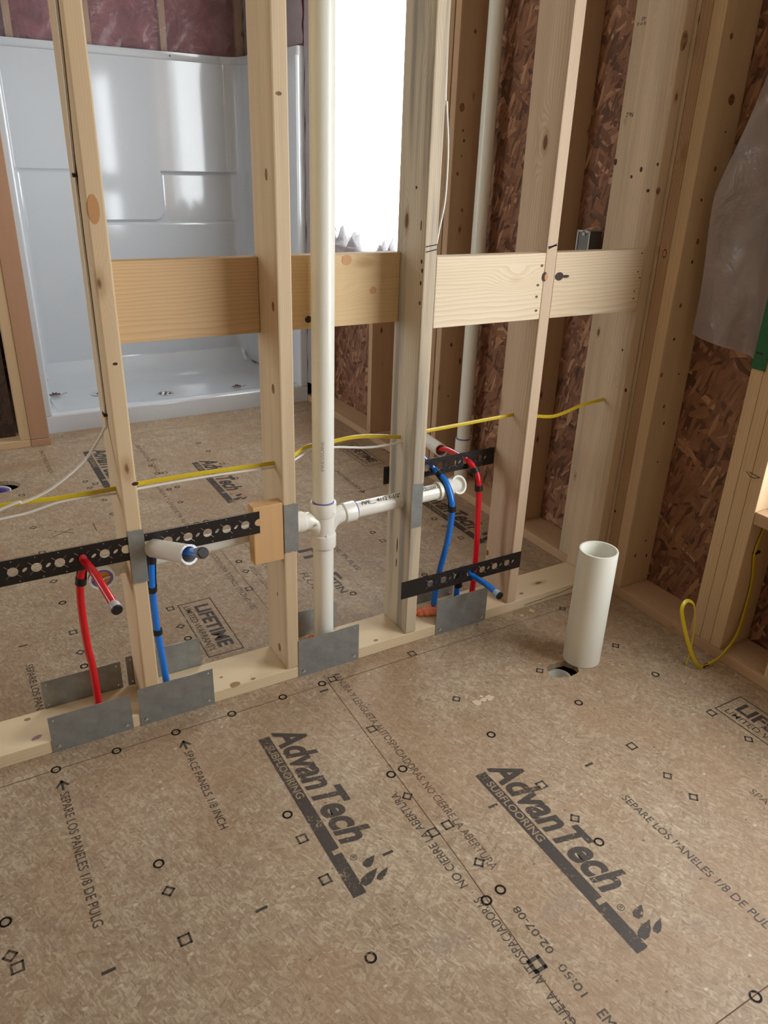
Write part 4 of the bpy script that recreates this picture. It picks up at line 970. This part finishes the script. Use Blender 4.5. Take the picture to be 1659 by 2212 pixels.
bm = bmesh.new(); text_bm(bm, 'F', (q.x - .008, q.y - .012, .0523), (1, 0, 0), (0, 1, 0), .016, .026, .03); keep(obj('dark_mark', bm, M_PENCIL), o)
for (x, z) in ((1.176, 1.912), (1.54, 1.912), (.62, 1.912)):
    bm = bmesh.new(); vs = [bm.verts.new((x + .005 * math.cos(t), YB_ + .0170, z + .005 * math.sin(t))) for t in [i * math.pi / 5 for i in range(10)]]; bm.faces.new(vs)
    under(obj('screw_head', bm, M_NAIL), sh)
# leaves
def leaf(x, y, z, rot, label, s=1.0):
    half = [(0, 0), (.003, .004), (.016, .008), (.012, .020), (.026, .024), (.016, .032), (.028, .044), (.012, .044), (.010, .058), (0, .066)]
    P = half + [(-a, b) for a, b in half[-2:0:-1]]; bm = bmesh.new(); cr, sr = math.cos(rot), math.sin(rot); c0 = bm.verts.new((x + s * (-sr * .03), y + s * cr * .03, z + .006))
    vs = []
    for a, b in P: vs.append(bm.verts.new((x + s * (a * cr - b * sr), y + s * (a * sr + b * cr), z + .004 + .012 * abs(a) / .028)))
    for i in range(len(vs)): bm.faces.new((c0, vs[i], vs[(i + 1) % len(vs)]))
    o = obj('dry_leaf', bm, M_LEAF); tag(o, label, 'leaf')
    st = tube('leaf_stem', [(x, y, z + .005), (x + s * .012 * sr, y - s * .02 * cr, z + .010), (x + s * .026 * sr + .004, y - s * .036 * cr, z + .016)], .0012, M_LEAF, None, 5, 6)
    keep(st, o)
q = G(133, 853, .055); leaf(q.x, q.y, .052, 1.45, 'brown lobed dry leaf at the left end of the shower floor', 1.15)
q = G(522, 835, .055); leaf(q.x, q.y, .050, 1.15, 'brown lobed dry leaf at the right end of the shower floor', .95)

# ------------------------------------------------------------------ wall above the shower
for i, x in enumerate((-.10, .306, .712, 1.138, 1.600)):
    w = .038 if i < 4 else .05
    o = lumber('wall_stud', x, x + w, 3.455, 3.594, .0385, HT, 'ext', 'z'); tag(o, ['stud at the far left of the insulated wall above the shower', 'stud in the insulated wall above the shower behind the first stud', 'stud in the insulated wall near the middle of the shower', 'orange stud seen through plastic above the shower', 'corner stud of the insulated wall above the shower'][i], 'stud')
def batt(x0, x1, label):
    bm = bmesh.new(); nx, nz = 18, 40; rnd = random.Random(int(x0 * 77)); g = []
    for i in range(nx + 1):
        row = []
        for j in range(nz + 1):
            ed = min(i, nx - i) / 3; pf = .030 * min(1, ed) ; row.append(bm.verts.new((x0 + (x1 - x0) * i / nx, 3.485 - pf + rnd.uniform(-.004, .004), 1.60 + (HT - 1.60) * j / nz)))
        g.append(row)
    bk = [[bm.verts.new((x0 + (x1 - x0) * i / nx, 3.59, 1.60 + (HT - 1.60) * j / nz)) for j in (0, nz)] for i in (0, nx)]
    for i in range(nx):
        for j in range(nz): bm.faces.new((g[i][j], g[i + 1][j], g[i + 1][j + 1], g[i][j + 1]))
    bm.faces.new((bk[0][0], bk[0][1], bk[1][1], bk[1][0])); bm.faces.new([g[i][0] for i in range(nx + 1)] + [bk[1][0], bk[0][0]])
    o = obj('insulation_batt', bm, M_INS, smooth=True); tag(o, label, 'insulation')
batt(-.061, .305, 'pink insulation at the top left corner above the shower'); batt(.345, .711, 'pink insulation behind plastic left of the first stud top'); batt(.751, 1.137, 'pink insulation behind plastic between first stud and the orange stud'); batt(1.177, 1.599, 'pink insulation in the bay at the shower corner')
bm = bmesh.new(); g = []; rnd = random.Random(9)
for i in range(91):
    row = []
    for j in range(31):
        x = -.12 + 1.77 * i / 90; z = 1.55 + .85 * j / 30
        row.append(bm.verts.new((x, 3.432 + .006 * math.sin(23 * x + 3 * z) + .004 * math.sin(60 * x + 11 * math.sin(5 * z)) * (1 - ss(1.95, 2.15, z)) + rnd.uniform(-.0015, .0015), z)))
    g.append(row)
for i in range(90):
    for j in range(30): bm.faces.new((g[i][j], g[i + 1][j], g[i + 1][j + 1], g[i][j + 1]))
o = obj('vapour_barrier', bm, M_FILM2, smooth=True); tag(o, 'wrinkled clear plastic film over the pink insulation above the shower', 'plastic sheet')
# plastic strip between shower edge and window
bm = bmesh.new(); g = []; rnd = random.Random(12)
for i in range(7):
    row = []
    for j in range(60):
        row.append(bm.verts.new((XR - .004 + .0025 * math.sin(j * .9 + i) , 2.485 + .080 * i / 6 + (.004 * math.sin(j * 1.3) if i == 6 else 0), .125 + (HT - .125) * j / 59)))
    g.append(row)
for i in range(6):
    for j in range(59): bm.faces.new((g[i][j], g[i + 1][j], g[i + 1][j + 1], g[i][j + 1]))
o = obj('plastic_strip', bm, M_FILM3, smooth=True); tag(o, 'narrow grey plastic strip on the wall between the shower edge and the big vent pipe', 'plastic sheet')
bm = bmesh.new(); g = []
for i in range(9):
    row = []
    for j in range(30):
        row.append(bm.verts.new((XR - .006 + .003 * math.sin(j * .9 + i), 2.58 + .86 * i / 8, 1.945 + (HT - 1.945) * j / 29)))
    g.append(row)
for i in range(8):
    for j in range(29): bm.faces.new((g[i][j], g[i + 1][j], g[i + 1][j + 1], g[i][j + 1]))
o = obj('vapour_barrier', bm, M_FILM3, smooth=True); tag(o, 'pinkish plastic film on the side wall above the right end of the shower', 'plastic sheet')
o = obj('insulation_batt', box_bm(XR + .006, XS - .002, 2.51, 3.44, 1.9, HT - .01, .004), M_INS); tag(o, 'pink insulation behind film on the side wall right of the shower', 'insulation')

# ------------------------------------------------------------------ stub wall on the far left
o = lumber('bottom_plate', -1.6, .012, 2.400, 2.489, 0, .038, 'ext_light', 'x'); tag(o, 'bottom plate of the far left wall stub', 'bottom plate')
o = lumber('plate_block', .013, .106, 2.396, 2.485, 0, .037, 'red_stud', 'x'); tag(o, 'short brown plate block under the flat reddish stud', 'wood block')
o = lumber('wall_stud', .0135, .1025, 2.398, 2.436, .0385, HT, 'red_stud', 'z'); tag(o, 'flat reddish stud at the left edge of the shower', 'stud')
o = lumber('wall_stud', -.0325, .0128, 2.402, 2.491, .0385, HT, 'ext_light', 'z'); tag(o, 'narrow stud beside the reddish stud at the far left', 'stud')
o = obj('unlit_space_panel', box_bm(-1.6, -.04, 2.60, 2.611, 0, HT), osb('unlit_space_tone', rgb(46, 32, 24), rgb(66, 48, 36), rgb(84, 62, 46), 12, 1)); tag(o, 'added panel coloured dark for the unlit space behind the far left wall stub', 'panel')  # added panel; its dark colour paints the gloom of the room beyond

# a few shavings and crumbs of board left on the floor
rnd = random.Random(21)
for k, (u, v, r) in enumerate(((1147, 1320, .012), (1128, 1330, .008), (1240, 1430, .007), (1536, 1432, .010), (1528, 1412, .012), (1040, 1230, .005), (232, 1120, .004))):
    p = G(u, v); bm = bmesh.new(); pts = ngon(p.x, p.y, r, 7, .45, k + 3); c_ = bm.verts.new((p.x, p.y, .0035)); vs = [bm.verts.new((x, y, .0008 + rnd.uniform(0, .002))) for x, y in pts]
    for i in range(7): bm.faces.new((c_, vs[i], vs[(i + 1) % 7]))
    o = obj('wood_chip', bm, plain('wood_chip', rgb(206, 176, 140), .7)); tag(o, ['pale wood chip on the floor near the fourth stud, larger of two', 'small wood chip beside the larger one near the fourth stud', 'wood chip at the foot of the standing pipe', 'wood splinter at the plate below the triple stud', 'wood splinter touching the right bottom plate near the yellow loop', 'tiny crumb on the floor behind the lower black strip', 'tiny crumb on the far floor left of the first stud'][k], 'wood chip', 'loose wood chips on the floor')

# ------------------------------------------------------------------ groups of repeats
GR = {'partition_stud': 'studs of the open partition', 'blocking_board': 'blocking boards between the partition studs', 'guard_plate': 'steel guard plates along the partition bottom plate',
      'stud_guard': 'narrow steel guards on the stud fronts', 'perforated_strip': 'black perforated strips', 'wall_stud': 'studs of the outer walls', 'cripple_stud': 'short studs under the window sills',
      'sill_board': 'window sill boards', 'header_board': 'window header boards', 'cable_staple': 'black cable staples', 'dry_leaf': 'dry leaves on the shower floor', 'insulation_batt': 'pink insulation batts',
      'crumpled_plastic': 'plastic film heaps on the far sill', 'sealing_foam': 'orange foam dabs on the bottom plate', 'red_water_tube': 'red water tubes', 'blue_water_tube': 'blue water tubes',
      'pipe_sleeve': 'white pipe sleeves', 'drain_branch': 'white drain branch pipes', 'white_cable': 'white cables', 'yellow_cable': 'yellow cables', 'drain_pipe_hub': 'pipe hubs in the floor holes'}
for o in bpy.data.objects:
    if o.parent is None and o.get('label'):
        g = GR.get(o.name.split('.')[0])
        if g: o['group'] = g
